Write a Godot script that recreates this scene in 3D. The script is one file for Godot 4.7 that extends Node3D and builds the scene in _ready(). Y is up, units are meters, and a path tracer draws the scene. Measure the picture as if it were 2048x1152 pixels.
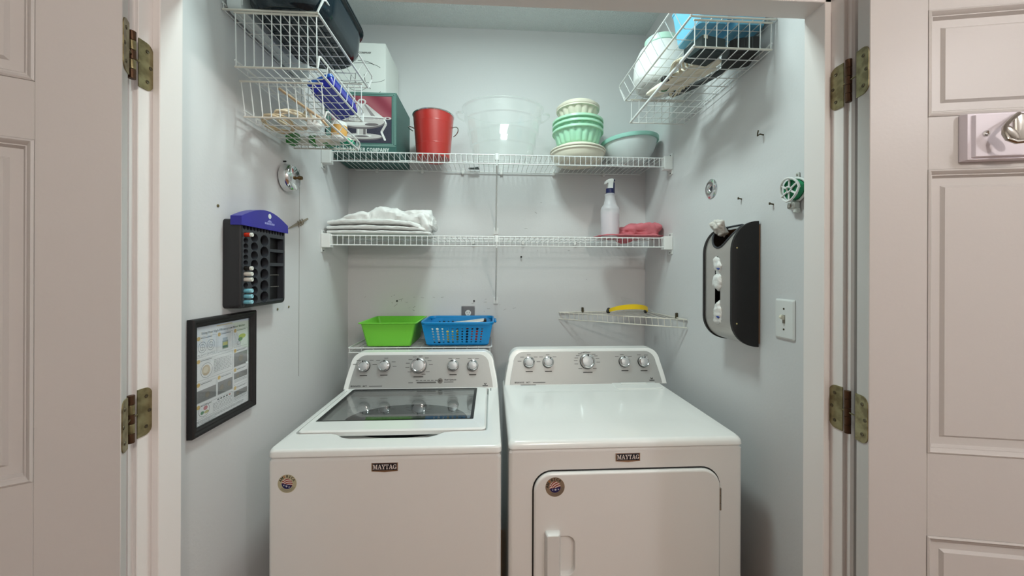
extends Node3D
# A laundry closet seen through its open double doors. Metres, y up; the closet lies along -z.

const XL := -0.775      # closet left wall
const XR := 0.862       # closet right wall
const ZB := -2.055      # closet back wall
const CEIL := 2.76
const HALL_Y := 2.44
const JL := -0.6865     # door jamb faces
const JR := 0.7543
const JF := -0.761      # hall face of the front wall
const JB := -0.858      # closet face of the front wall

class Shape:
	var v := PackedVector3Array()
	var uv := PackedVector2Array()
	func tri(a: Vector3, b: Vector3, c: Vector3, ua := Vector2.ZERO, ub := Vector2.ZERO, uc := Vector2.ZERO) -> void:
		v.append(a); v.append(b); v.append(c)
		uv.append(ua); uv.append(ub); uv.append(uc)
	func quad(a: Vector3, b: Vector3, c: Vector3, d: Vector3) -> void:
		tri(a, b, c); tri(a, c, d)
	func flip_if_inside_out(from: int) -> void:
		var mid := Vector3.ZERO
		for i in range(from, v.size()): mid += v[i]
		mid /= maxf(1.0, v.size() - from)
		var vol := 0.0
		for i in range(from, v.size(), 3):
			vol += (v[i] - mid).dot((v[i + 1] - mid).cross(v[i + 2] - mid))
		if vol < 0.0:
			for i in range(from, v.size(), 3):
				var t := v[i + 1]; v[i + 1] = v[i + 2]; v[i + 2] = t
				var u := uv[i + 1]; uv[i + 1] = uv[i + 2]; uv[i + 2] = u
	func mesh(crease := 0.77) -> ArrayMesh:
		var n := v.size()
		var fn := PackedVector3Array()
		fn.resize(n / 3)
		var at := {}
		for i in range(0, n, 3):
			fn[i / 3] = (v[i + 1] - v[i]).cross(v[i + 2] - v[i])
			for k in 3:
				var key := Vector3i((v[i + k] * 20000.0).round())
				if not at.has(key): at[key] = PackedInt32Array()
				at[key].append(i / 3)
		var unit := PackedVector3Array()
		for f in fn: unit.append(f.normalized())
		var nv := PackedVector3Array(); var nn := PackedVector3Array(); var nu := PackedVector2Array()
		nv.resize(n); nn.resize(n); nu.resize(n)
		for i in range(0, n, 3):
			var f := i / 3
			for k in 3:
				var s := Vector3.ZERO
				for g: int in at[Vector3i((v[i + k] * 20000.0).round())]:
					if unit[g].dot(unit[f]) > crease: s += fn[g]
				var to: int = i + [0, 2, 1][k]
				nv[to] = v[i + k]; nu[to] = uv[i + k]
				nn[to] = s.normalized() if s.length_squared() > 0.0 else Vector3.UP
		var a := []
		a.resize(Mesh.ARRAY_MAX)
		a[Mesh.ARRAY_VERTEX] = nv; a[Mesh.ARRAY_NORMAL] = nn; a[Mesh.ARRAY_TEX_UV] = nu
		var m := ArrayMesh.new()
		m.add_surface_from_arrays(Mesh.PRIMITIVE_TRIANGLES, a)
		return m

# ---------------------------------------------------------------- shape helpers
func loft(s: Shape, rings: Array, cap0 := true, cap1 := true, closed := true) -> void:
	var from := s.v.size()
	var n: int = rings[0].size()
	for j in rings.size() - 1:
		var a: PackedVector3Array = rings[j]
		var b: PackedVector3Array = rings[j + 1]
		for i in n:
			var k := (i + 1) % n
			s.quad(a[i], a[k], b[k], b[i])
	for e in 2:
		if not [cap0, cap1][e]: continue
		var r: PackedVector3Array = rings[0] if e == 0 else rings[-1]
		var mid := Vector3.ZERO
		for p in r: mid += p
		mid /= n
		for i in n:
			var k := (i + 1) % n
			if e == 0: s.tri(mid, r[k], r[i])
			else: s.tri(mid, r[i], r[k])
	if closed: s.flip_if_inside_out(from)

func rrect(w: float, h: float, r: float, per := 4, edge := 1) -> PackedVector2Array:
	var out := PackedVector2Array()
	r = minf(r, minf(w, h) * 0.4999)
	var cs := [Vector2(w / 2 - r, h / 2 - r), Vector2(-w / 2 + r, h / 2 - r), Vector2(-w / 2 + r, -h / 2 + r), Vector2(w / 2 - r, -h / 2 + r)]
	for q in 4:
		for i in per + 1:
			var a: float = PI / 2 * (q + float(i) / per)
			out.append(cs[q] + r * Vector2(cos(a), sin(a)))
		var nxt: Vector2 = cs[(q + 1) % 4] + r * Vector2(cos(PI / 2 * (q + 1)), sin(PI / 2 * (q + 1)))
		var last := out[out.size() - 1]
		for i in range(1, edge): out.append(last.lerp(nxt, float(i) / edge))
	return out

func lay(p: PackedVector2Array, t: Transform3D, z := 0.0) -> PackedVector3Array:   # a ring in the xy plane of t
	var out := PackedVector3Array()
	for q in p: out.append(t * Vector3(q.x, q.y, z))
	return out

func flat(p: PackedVector2Array, y: float, c := Vector2.ZERO) -> PackedVector3Array:  # a ring in a level plane
	var out := PackedVector3Array()
	for q in p: out.append(Vector3(q.x + c.x, y, q.y + c.y))
	return out

func circle(r: float, n := 24, ry := -1.0) -> PackedVector2Array:
	var out := PackedVector2Array()
	for i in n: out.append(Vector2(r * cos(TAU * i / n), (r if ry < 0 else ry) * sin(TAU * i / n)))
	return out

func bx(s: Shape, c: Vector3, size: Vector3, b := 0.0015, t := Transform3D.IDENTITY) -> void:
	b = minf(b, minf(size.x, minf(size.y, size.z)) * 0.45)
	var rings := []
	for e in [[-0.5, b, 0.0], [-0.5, 0.0, b], [0.5, 0.0, -b], [0.5, b, 0.0]]:
		var p := PackedVector3Array()
		var w: float = size.x - 2 * e[1]; var d: float = size.z - 2 * e[1]
		for q in rrect(w, d, b, 1): p.append(t * (c + Vector3(q.x, e[0] * size.y + e[2], q.y)))
		rings.append(p)
	loft(s, rings)

func bx2(s: Shape, lo: Vector3, hi: Vector3, b := 0.0015, t := Transform3D.IDENTITY) -> void:
	bx(s, (lo + hi) / 2, (hi - lo).abs(), b, t)

func tube(s: Shape, path: PackedVector3Array, r: float, n := 6, loop := false) -> void:
	var rings := []
	var m := path.size()
	var up := Vector3.ZERO
	for i in m:
		var d: Vector3
		if loop: d = path[(i + 1) % m] - path[(i + m - 1) % m]
		else: d = path[mini(i + 1, m - 1)] - path[maxi(i - 1, 0)]
		d = d.normalized()
		if up == Vector3.ZERO: up = Vector3.UP if absf(d.y) < 0.9 else Vector3.RIGHT
		up = (up - d * up.dot(d)).normalized()
		var side := d.cross(up)
		var p := PackedVector3Array()
		for k in n: p.append(path[i] + r * (up * cos(TAU * k / n) + side * sin(TAU * k / n)))
		rings.append(p)
	if loop: rings.append(rings[0])
	loft(s, rings, not loop, not loop)

func rod(s: Shape, a: Vector3, b: Vector3, r: float, n := 6) -> void:
	tube(s, PackedVector3Array([a, b]), r, n)

func lathe(s: Shape, prof: Array, t := Transform3D.IDENTITY, n := 28, sx := 1.0, sz := 1.0, flute := 0.0, nf := 12, closed := true) -> void:   # profile of (radius, height[, flute weight]) round t's y axis
	var rings := []
	for p in prof:
		var ring := PackedVector3Array()
		for i in n:
			var a := TAU * i / n
			var r: float = maxf(p[0], 0.00005)
			if p.size() > 2: r *= 1.0 - flute * p[2] * (1.0 - absf(sin(a * nf / 2.0)))
			ring.append(t * Vector3(r * cos(a) * sx, p[1], r * sin(a) * sz))
		rings.append(ring)
	loft(s, rings, true, true, closed)

func extrude(s: Shape, poly: PackedVector2Array, z0: float, z1: float, t := Transform3D.IDENTITY) -> void:
	var from := s.v.size()
	var idx := Geometry2D.triangulate_polygon(poly)
	var n := poly.size()
	for i in range(0, idx.size(), 3):
		var q := [poly[idx[i]], poly[idx[i + 1]], poly[idx[i + 2]]]
		var w: Vector2 = q[1] - q[0]
		if w.cross(q[2] - q[0]) < 0: q = [q[0], q[2], q[1]]
		s.tri(t * Vector3(q[0].x, q[0].y, z1), t * Vector3(q[1].x, q[1].y, z1), t * Vector3(q[2].x, q[2].y, z1))
		s.tri(t * Vector3(q[0].x, q[0].y, z0), t * Vector3(q[2].x, q[2].y, z0), t * Vector3(q[1].x, q[1].y, z0))
	var ccw := not Geometry2D.is_polygon_clockwise(poly)
	for i in n:
		var a := poly[i]; var b := poly[(i + 1) % n]
		if not ccw: var h := a; a = b; b = h
		s.quad(t * Vector3(a.x, a.y, z0), t * Vector3(b.x, b.y, z0), t * Vector3(b.x, b.y, z1), t * Vector3(a.x, a.y, z1))
	s.flip_if_inside_out(from)

func sgnpow(x: float, e: float) -> float:
	return signf(x) * pow(absf(x), e)

func blob(s: Shape, t: Transform3D, half: Vector3, e1 := 0.5, e2 := 0.5, amp := 0.0, freq := 8.0, sd := 1, nu := 48, nv := 24, ridged := false) -> void:   # soft lump: superellipsoid with creases
	var noise := FastNoiseLite.new()
	noise.seed = sd; noise.frequency = freq
	noise.noise_type = FastNoiseLite.TYPE_SIMPLEX_SMOOTH
	if ridged: noise.fractal_type = FastNoiseLite.FRACTAL_RIDGED
	noise.fractal_octaves = 3
	var rings := []
	for j in nv + 1:
		var b := -PI / 2 + PI * j / nv
		b = clampf(b, -PI / 2 + 0.01, PI / 2 - 0.01)
		var ring := PackedVector3Array()
		for i in nu:
			var a := TAU * i / nu
			var p := Vector3(sgnpow(cos(b), e1) * sgnpow(cos(a), e2), sgnpow(sin(b), e1), sgnpow(cos(b), e1) * sgnpow(sin(a), e2)) * half
			var w := t * p
			var d := (p / half / half).normalized()
			ring.append(w + t.basis * d * amp * noise.get_noise_3dv(w))
		rings.append(ring)
	loft(s, rings)

func panel(s: Shape, a: Vector3, b: Vector3, c: Vector3, d: Vector3, cols: int, rows: int, hole: Callable, thick: float, sides := 12, square := false) -> void:   # perforated sheet over a, b (along), c, d (over): a hole per cell; sides is a multiple of 4
	var nrm := (b - a).cross(d - a).normalized() * thick
	var at := func(u: float, w: float, k: float) -> Vector3: return a.lerp(b, u).lerp(d.lerp(c, u), w) - nrm * k
	for i in cols:
		for j in rows:
			var h: Vector2 = hole.call(i, j)     # half size of the hole as a share of the cell
			var mid := Vector2((i + 0.5) / cols, (j + 0.5) / rows)
			var outer := PackedVector2Array(); var inner := PackedVector2Array()
			for q in sides:
				var an := TAU * q / sides + PI / 4
				var dir := Vector2(cos(an), sin(an))
				var m := maxf(absf(dir.x), absf(dir.y))
				var o := dir / m
				outer.append(mid + Vector2(o.x / cols, o.y / rows) / 2)
				var iv := (dir / m if square else dir)
				inner.append(mid + Vector2(iv.x * h.x / cols, iv.y * h.y / rows))
			for q in sides:
				var k := (q + 1) % sides
				s.quad(at.call(outer[q].x, outer[q].y, 0), at.call(outer[k].x, outer[k].y, 0), at.call(inner[k].x, inner[k].y, 0), at.call(inner[q].x, inner[q].y, 0))
				s.quad(at.call(outer[k].x, outer[k].y, 1), at.call(outer[q].x, outer[q].y, 1), at.call(inner[q].x, inner[q].y, 1), at.call(inner[k].x, inner[k].y, 1))
				s.quad(at.call(inner[q].x, inner[q].y, 0), at.call(inner[k].x, inner[k].y, 0), at.call(inner[k].x, inner[k].y, 1), at.call(inner[q].x, inner[q].y, 1))

func lump(s: Shape, stations: Array, amp: float, freq: float, sd: int, n := 32, m := 72) -> void:   # soft folded cloth: stations of (x, bottom, top, half depth) joined smoothly, creased by noise
	var noise := FastNoiseLite.new()
	noise.seed = sd; noise.frequency = freq; noise.fractal_octaves = 3
	noise.noise_type = FastNoiseLite.TYPE_SIMPLEX_SMOOTH
	var rings := []
	for j in m + 1:
		var f := float(j) / m * (stations.size() - 1)
		var k := mini(int(f), stations.size() - 2)
		var w := smoothstep(0.0, 1.0, f - k)
		var a: Array = stations[k]; var b: Array = stations[k + 1]
		var x: float = lerpf(a[0], b[0], f - k); var y0: float = lerpf(a[1], b[1], w); var y1: float = lerpf(a[2], b[2], w); var d: float = lerpf(a[3], b[3], w)
		var ring := PackedVector3Array()
		for i in n:
			var an := TAU * i / n
			var dir := Vector3(0, sgnpow(sin(an), 0.6), sgnpow(cos(an), 0.5))
			var p := Vector3(x, (y0 + y1) / 2 + (y1 - y0) / 2 * dir.y, d * dir.z)
			var q := noise.get_noise_3dv(p * Vector3(1, 1.6, 1))
			p += Vector3(0.3, dir.y, dir.z).normalized() * amp * (absf(q) * 1.6 - 0.35) * (1.0 if dir.y > -0.5 else 0.25)
			ring.append(p)
		rings.append(ring)
	loft(s, rings)

func sheet(s: Shape, a: Vector3, b: Vector3, c: Vector3, d: Vector3) -> void:   # one quad with uv, a lower left
	s.tri(a, b, c, Vector2(0, 1), Vector2(1, 1), Vector2(1, 0))
	s.tri(a, c, d, Vector2(0, 1), Vector2(1, 0), Vector2(0, 0))

# ---------------------------------------------------------------- nodes
func obj(called: String, s: Shape, m: Material, parent: Node = self, crease := 0.77) -> MeshInstance3D:
	var o := MeshInstance3D.new()
	o.name = called
	o.mesh = s.mesh(crease)
	o.material_override = m
	parent.add_child(o, true)
	return o

func reuse(called: String, mesh: Mesh, m: Material, parent: Node, t: Transform3D) -> MeshInstance3D:
	var o := MeshInstance3D.new()
	o.name = called
	o.mesh = mesh
	o.material_override = m
	o.transform = t
	parent.add_child(o, true)
	return o

func tag(o: Node, label: String, category: String, group := "") -> Node:
	o.set_meta("label", label); o.set_meta("category", category)
	if group: o.set_meta("group", group)
	return o

func thing(called: String, label: String, category: String, at := Vector3.ZERO, group := "") -> Node3D:
	var o := Node3D.new()
	o.name = called
	o.position = at
	add_child(o, true)
	tag(o, label, category, group)
	return o

func struct(called: String, s: Shape, m: Material, parent: Node = self) -> MeshInstance3D:
	var o := obj(called, s, m, parent)
	o.set_meta("kind", "structure")
	return o

func stuff(o: Node) -> Node:
	o.set_meta("kind", "stuff")
	return o

func lettering(txt: String, h: float, m: Material, parent: Node, t: Transform3D, depth := 0.0006, font := "Droid Sans", weight := 400, align := HORIZONTAL_ALIGNMENT_CENTER, squeeze := 1.0) -> MeshInstance3D:
	var f := SystemFont.new()
	f.font_names = PackedStringArray([font])
	f.font_weight = weight
	var tm := TextMesh.new()
	tm.text = txt; tm.font = f; tm.font_size = 32
	tm.pixel_size = h / 23.0      # h is the height of a capital
	tm.depth = depth
	tm.horizontal_alignment = align
	tm.curve_step = 4.0
	return reuse("lettering", tm, m, parent, t.scaled_local(Vector3(squeeze, 1, 1)))

func mat(c: Color, rough := 0.6, metal := 0.0, spec := 0.5) -> StandardMaterial3D:
	var m := StandardMaterial3D.new()
	m.albedo_color = c
	m.roughness = rough; m.metallic = metal; m.metallic_specular = spec
	return m

func c8(r: int, g: int, b: int) -> Color:
	return Color(r / 255.0, g / 255.0, b / 255.0)

func noise_tex(freq: float, sd: int, normal := true, strength := 4.0, size := 512, oct := 3) -> NoiseTexture2D:
	var n := FastNoiseLite.new()
	n.frequency = freq; n.seed = sd; n.fractal_octaves = oct
	n.noise_type = FastNoiseLite.TYPE_SIMPLEX_SMOOTH
	var t := NoiseTexture2D.new()
	t.width = size; t.height = size; t.seamless = true; t.noise = n
	t.as_normal_map = normal; t.bump_strength = strength
	return t

func relief(m: StandardMaterial3D, t: Texture2D, scale: float, amount: float) -> StandardMaterial3D:
	m.normal_enabled = true
	m.normal_texture = t; m.normal_scale = amount
	m.uv1_triplanar = true; m.uv1_world_triplanar = true
	m.uv1_scale = Vector3.ONE * scale
	return m

func picture(im: Image, rough := 0.5) -> StandardMaterial3D:
	var m := mat(Color.WHITE, rough)
	m.albedo_texture = ImageTexture.create_from_image(im)
	m.texture_repeat = false
	return m

func oval(im: Image, c: Vector2, r: Vector2, col: Color, inner := 0.0) -> void:
	for y in range(maxi(0, int(c.y - r.y)), mini(im.get_height(), int(c.y + r.y) + 1)):
		for x in range(maxi(0, int(c.x - r.x)), mini(im.get_width(), int(c.x + r.x) + 1)):
			var d := (Vector2(x, y) - c) / r
			var l := d.length_squared()
			if l <= 1.0 and l >= inner * inner: im.set_pixel(x, y, col)

func stroke(im: Image, a: Vector2, b: Vector2, w: float, col: Color) -> void:
	var n := int(a.distance_to(b)) + 1
	for i in n + 1:
		var p := a.lerp(b, float(i) / n)
		im.fill_rect(Rect2i(int(p.x - w / 2), int(p.y - w / 2), maxi(1, int(w)), maxi(1, int(w))), col)

func turned(axis: Vector3, deg: float, at := Vector3.ZERO) -> Transform3D:
	return Transform3D(Basis(axis, deg_to_rad(deg)), at)

func facing_x(at: Vector3, sign_x: float) -> Transform3D:   # local z points along +-x, local y up
	return turned(Vector3.UP, 90.0 * sign_x, at)

var M := {}

func _ready() -> void:
	# camera: level, lens shifted, turned 3 degrees right
	var cam := Camera3D.new()
	cam.name = "camera"
	cam.projection = Camera3D.PROJECTION_FRUSTUM
	cam.near = 0.05; cam.far = 50.0
	cam.size = 2.0 * 576.0 / 745.0 * cam.near
	cam.frustum_offset = Vector2(0.0, -31.0 / 745.0 * cam.near)
	cam.position = Vector3(0, 1.42, 0)
	cam.basis = Basis(Vector3.UP, deg_to_rad(-3.1)) * Basis(Vector3.BACK, deg_to_rad(0.2))
	add_child(cam)
	cam.current = true
	var we := WorldEnvironment.new()
	we.name = "environment"
	var env := Environment.new()
	env.background_mode = Environment.BG_COLOR
	env.background_color = c8(150, 160, 170)
	env.background_energy_multiplier = 0.3
	env.ambient_light_source = Environment.AMBIENT_SOURCE_DISABLED
	env.tonemap_mode = Environment.TONE_MAPPER_LINEAR
	env.tonemap_exposure = EXPOSURE
	env.sdfgi_enabled = true; env.ssao_enabled = true; env.ssil_enabled = true
	we.environment = env
	add_child(we)
	materials()
	room()
	panel_lamp("ceiling_light", "flat square ceiling light inside the closet, over the machines", Vector3(0.03, CEIL, -1.15), 0.24, c8(220, 241, 237), CLOSET_LIGHT)
	lamp("ceiling_light_001", "round ceiling light of the hallway right of the closet doorway", Vector3(1.7, HALL_Y, 0.9), 0.09, c8(250, 248, 250), HALL_LIGHT)
	lamp("ceiling_light_002", "round ceiling light of the hallway behind the viewer", Vector3(0.5, HALL_Y, 0.9), 0.09, c8(255, 246, 234), HALL_LIGHT * 1.8)
	doors()
	machines()
	shelves()
	shelf_things()
	baskets()
	basket_things()
	wall_things()

const EXPOSURE := 1.48
const CLOSET_LIGHT := 1.1
const HALL_LIGHT := 0.34

func lamp(called: String, label: String, at: Vector3, r: float, c: Color, energy: float) -> void:
	var t := thing(called, label, "ceiling light", at)
	var s := Shape.new()
	lathe(s, [[0.0, 0.0], [r * 0.8, 0.0], [r * 0.8, -0.012], [r * 0.6, -0.02], [0.0, -0.02]])
	obj("base", s, M.wire, t)
	s = Shape.new()
	var prof := []
	for i in 11: prof.append([r * sin(PI * i / 10.0), -0.021 - r * (1.0 - cos(PI * i / 10.0)) * 0.8])
	lathe(s, prof)
	var g := mat(c, 0.4)
	g.emission_enabled = true; g.emission = c; g.emission_energy_multiplier = 3.0
	obj("globe", s, g, t)
	var l := OmniLight3D.new()
	l.name = "lamp"
	l.light_color = c
	l.light_energy = energy
	l.light_size = r * 0.7
	l.omni_range = 8.0; l.omni_attenuation = 2.0
	l.shadow_enabled = true
	l.position = Vector3(0, -0.021 - r * 0.8, 0)
	t.add_child(l)

func panel_lamp(called: String, label: String, at: Vector3, w: float, c: Color, energy: float) -> void:
	var t := thing(called, label, "ceiling light", at)
	var s := Shape.new()
	bx(s, Vector3(0, -0.0155, 0), Vector3(w + 0.03, 0.03, w + 0.03), 0.004)
	obj("housing", s, M.wire, t)
	s = Shape.new()
	bx(s, Vector3(0, -0.0345, 0), Vector3(w, 0.007, w), 0.003)
	var g := mat(c, 0.4)
	g.emission_enabled = true; g.emission = c; g.emission_energy_multiplier = 2.0
	obj("diffuser", s, g, t)
	var l := AreaLight3D.new()
	l.name = "lamp"
	l.light_color = c
	l.light_energy = energy
	l.area_size = Vector2(w, w)
	l.area_normalize_energy = true
	l.area_range = 8.0; l.area_attenuation = 2.0
	l.shadow_enabled = true
	l.position = Vector3(0, -0.0395, 0)
	l.rotation.x = -PI / 2
	t.add_child(l)

func materials() -> void:
	var peel := noise_tex(0.03, 3, true, 3.0)
	var fine := noise_tex(0.12, 5, true, 5.0)
	M.wall = relief(mat(c8(216, 215, 216), 0.75), peel, 5.0, 0.12)
	M.ceil = relief(mat(c8(222, 226, 226), 0.85), noise_tex(0.06, 9, true, 8.0), 3.0, 0.8)
	M.hall = relief(mat(c8(214, 211, 209), 0.8), peel, 4.0, 0.3)
	M.paint = relief(mat(c8(204, 201, 199), 0.38), peel, 6.0, 0.1)
	M.trim = mat(c8(240, 235, 233), 0.35)
	M.floor = mat(c8(146, 106, 74), 0.5)
	M.wire = mat(c8(232, 233, 232), 0.4)
	M.old_wire = mat(c8(222, 216, 205), 0.4)
	M.enamel = mat(c8(240, 240, 238), 0.22)
	M.enamel.clearcoat_enabled = true; M.enamel.clearcoat = 0.4; M.enamel.clearcoat_roughness = 0.1
	M.plastic_white = mat(c8(230, 230, 228), 0.35)
	M.cream = mat(c8(232, 226, 208), 0.35)
	M.silver = mat(c8(180, 181, 180), 0.48, 0.6)
	var brushed := FastNoiseLite.new()
	brushed.frequency = 0.02; brushed.seed = 4
	M.steel = mat(c8(200, 196, 192), 0.4, 0.85)
	M.chrome = mat(c8(226, 226, 226), 0.12, 1.0)
	M.knob = mat(c8(200, 201, 203), 0.46, 0.6)
	M.black = mat(c8(18, 17, 18), 0.45)
	M.soft_black = mat(c8(28, 24, 25), 0.6)
	M.dark = mat(c8(52, 54, 60), 0.5)
	M.grey_print = mat(c8(96, 94, 92), 0.6)
	M.scuff = mat(c8(146, 141, 138), 0.7)
	M.black_print = mat(c8(30, 28, 28), 0.6)
	M.white_print = mat(c8(226, 232, 228), 0.6)
	M.brass = mat(c8(158, 148, 112), 0.38, 0.6)
	var worn := noise_tex(0.012, 6, false)
	var ramp := Gradient.new()
	ramp.offsets = PackedFloat32Array([0.25, 0.5, 0.75])
	ramp.colors = PackedColorArray([c8(112, 100, 68), c8(138, 128, 92), c8(150, 142, 106)])
	worn.color_ramp = ramp
	M.brass.albedo_color = Color.WHITE
	M.brass.albedo_texture = worn
	M.brass.uv1_triplanar = true; M.brass.uv1_scale = Vector3.ONE * 6.0
	M.rust = mat(c8(84, 58, 38), 0.45, 0.6)
	M.screw = mat(c8(92, 84, 66), 0.35, 0.8)
	M.nickel = mat(c8(176, 172, 164), 0.22, 1.0)
	M.navy = mat(c8(16, 30, 44), 0.22)
	M.navy.clearcoat_enabled = true
	var glass := mat(Color(0.75, 0.8, 0.8, 0.10), 0.03)
	glass.transparency = BaseMaterial3D.TRANSPARENCY_ALPHA
	M.pane = glass
	var tint := mat(Color(0.10, 0.13, 0.14, 0.25), 0.03, 0.0, 1.0)
	tint.transparency = BaseMaterial3D.TRANSPARENCY_ALPHA
	M.lid_glass = tint
	var clear := mat(Color(0.86, 0.92, 0.88, 0.08), 0.06)
	clear.transparency = BaseMaterial3D.TRANSPARENCY_ALPHA
	M.clear = clear
	M.terry = relief(mat(c8(232, 232, 230), 0.95), fine, 10.0, 1.0)
	M.terry.rim_enabled = true; M.terry.rim = 0.3
	M.bag = mat(c8(228, 228, 226), 0.5)
	M.bag.backlight_enabled = true; M.bag.backlight = c8(120, 120, 118)

func room() -> void:
	var s := Shape.new()
	bx2(s, Vector3(-2.4, -0.1, ZB - 0.1), Vector3(2.4, 0.0, 2.2), 0.001)
	struct("floor", s, M.floor)
	# closet back wall with scuffs and scratches low on it
	s = Shape.new()
	bx2(s, Vector3(XL - 0.1, 0, ZB - 0.1), Vector3(XR + 0.1, CEIL + 0.1, ZB - 0.001), 0.0005)
	var back := struct("wall_back", s, M.wall)
	var rng := RandomNumberGenerator.new()
	rng.seed = 11
	for k in 30:
		var x := rng.randf_range(-0.7, 0.2)
		var y := rng.randf_range(1.20, 1.30)
		if k > 22: x = rng.randf_range(0.15, 0.85); y = rng.randf_range(1.3, 1.9)
		var w := Shape.new()
		var a := rng.randf_range(-0.7, 0.7) + (1.4 if k % 5 == 0 else 0.0)
		var d := Vector3(cos(a), sin(a), 0) * rng.randf_range(0.002, 0.009) * (1.7 if k % 6 == 0 else 1.0)
		bx(w, Vector3.ZERO, Vector3(d.length() * 2, rng.randf_range(0.0009, 0.0022), 0.0006), 0.0002, Transform3D(Basis(Vector3.BACK, a), Vector3(x, y, ZB - 0.0005)))
		obj("scuff_mark", w, M.scuff, back)
	s = Shape.new()
	bx2(s, Vector3(XL - 0.1, 0, ZB - 0.1), Vector3(XL, CEIL + 0.1, JB), 0.0005)
	var wl := struct("wall_left", s, M.wall)
	s = Shape.new()
	bx2(s, Vector3(XL - 0.0002, 1.0, -1.5445), Vector3(XL + 0.0008, 1.83, -1.5425), 0.0002)
	obj("panel_seam", s, mat(c8(150, 146, 140), 0.8), wl)
	s = Shape.new()
	bx2(s, Vector3(XR, 0, ZB - 0.1), Vector3(XR + 0.1, CEIL + 0.1, JB), 0.0005)
	struct("wall_right", s, M.wall)
	s = Shape.new()
	bx2(s, Vector3(XL - 0.1, CEIL, ZB - 0.1), Vector3(XR + 0.1, CEIL + 0.1, JB + 0.09), 0.0005)
	struct("ceiling", s, M.ceil)
	# front wall round the doorway
	var head := 2.037
	s = Shape.new()
	bx2(s, Vector3(-2.4, 0, JB), Vector3(JL - 0.012, CEIL + 0.1, JF), 0.0005)
	bx2(s, Vector3(JR + 0.012, 0, JB), Vector3(2.4, CEIL + 0.1, JF), 0.0005)
	bx2(s, Vector3(JL - 0.012, head + 0.012, JB), Vector3(JR + 0.012, CEIL + 0.1, JF), 0.0005)
	struct("wall_front", s, M.hall)
	# hallway behind the camera
	s = Shape.new()
	bx2(s, Vector3(-2.4, 0, JF), Vector3(-2.3, HALL_Y, 2.2), 0.001)
	struct("wall_hall_left", s, M.hall)
	s = Shape.new()
	bx2(s, Vector3(2.3, 0, JF), Vector3(2.4, HALL_Y, 2.2), 0.001)
	struct("wall_hall_right", s, M.hall)
	s = Shape.new()
	bx2(s, Vector3(-2.4, 0, 2.1), Vector3(2.4, HALL_Y, 2.2), 0.001)
	struct("wall_hall_back", s, M.hall)
	s = Shape.new()
	bx2(s, Vector3(-2.4, HALL_Y, JF), Vector3(2.4, HALL_Y + 0.1, 2.2), 0.001)
	struct("ceiling_hall", s, M.hall)
	# door frame: jambs, stops, casing
	var n := 1
	for side in [-1, 1]:
		var xj: float = JL if side < 0 else JR
		var t := Node3D.new()
		t.name = "trim_%d" % n
		n += 1
		t.set_meta("kind", "structure")
		add_child(t, true)
		s = Shape.new()
		bx2(s, Vector3(xj, 0, JB), Vector3(xj + side * 0.0125, head, JF), 0.001)
		obj("jamb", s, M.trim, t)
		s = Shape.new()
		bx2(s, Vector3(xj - side * 0.0145, 0, -0.847), Vector3(xj, head, -0.791), 0.0012)
		obj("door_stop", s, M.trim, t)
		s = Shape.new()
		var x0: float = xj + side * 0.0075
		var poly := PackedVector2Array([Vector2(0, 0), Vector2(0, 0.0095), Vector2(0.004, 0.0135), Vector2(0.03, 0.0145), Vector2(0.045, 0.016), Vector2(0.062, 0.016), Vector2(0.064, 0.0)])
		for i in poly.size(): poly[i].x *= side
		extrude(s, poly, 0, head + 0.07, Transform3D(Basis(Vector3(1, 0, 0), Vector3(0, 0, 1), Vector3(0, 1, 0)), Vector3(x0, 0, JF)))
		obj("casing", s, M.trim, t)
	var h := Node3D.new()
	h.name = "trim_%d" % n
	h.set_meta("kind", "structure")
	add_child(h, true)
	s = Shape.new()
	bx2(s, Vector3(JL, head, JB), Vector3(JR, head + 0.0125, JF), 0.001)
	obj("head_jamb", s, M.trim, h)
	s = Shape.new()
	bx2(s, Vector3(JL, head - 0.0125, -0.847), Vector3(JR, head, -0.791), 0.0012)
	obj("head_stop", s, M.trim, h)
	s = Shape.new()
	bx2(s, Vector3(JL - 0.0075, head + 0.0075, JF), Vector3(JR + 0.0075, head + 0.071, JF + 0.015), 0.003)
	obj("casing", s, M.trim, h)
	# nails and holes left in the walls
	for p in [[Vector3(-0.514, 1.263, ZB), "black screw hole plug in the back wall above the green bin"], [Vector3(-0.097, 1.263, ZB), "black screw hole plug in the back wall above the blue basket"]]:
		s = Shape.new()
		lathe(s, [[0.0, 0.0], [0.005, 0.0], [0.004, 0.003], [0.0, 0.003]], turned(Vector3.RIGHT, 90.0, p[0]), 10)
		tag(obj("wall_plug", s, M.black, self), p[1], "wall plug")
	s = Shape.new()
	rod(s, Vector3(0.161, 1.503, ZB - 0.001), Vector3(0.161, 1.506, ZB + 0.014), 0.002)
	bx(s, Vector3(0.161, 1.506, ZB + 0.014), Vector3(0.009, 0.009, 0.003), 0.001)
	tag(obj("nail", s, M.black, self), "black nail sticking out of the back wall below the lower shelf", "nail")
	for p in [[Vector3(XL, 1.284, -1.393), "small brass wall anchor just beyond the foot of the dark battery rack, left one"], [Vector3(XL, 1.286, -1.467), "small brass wall anchor beyond the foot of the dark battery rack, right one"], [Vector3(XL, 1.606, -1.0975), "small brass wall anchor high on the left wall, above the blue arched top"]]:
		s = Shape.new()
		lathe(s, [[0.0, 0.0005], [0.0045, 0.0005], [0.004, 0.002], [0.002, 0.0025], [0.0, 0.0012]], turned(Vector3.BACK, -90.0, p[0]), 12)
		tag(obj("wall_anchor", s, M.brass, self), p[1], "wall anchor", "brass wall anchors on the left wall")
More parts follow.
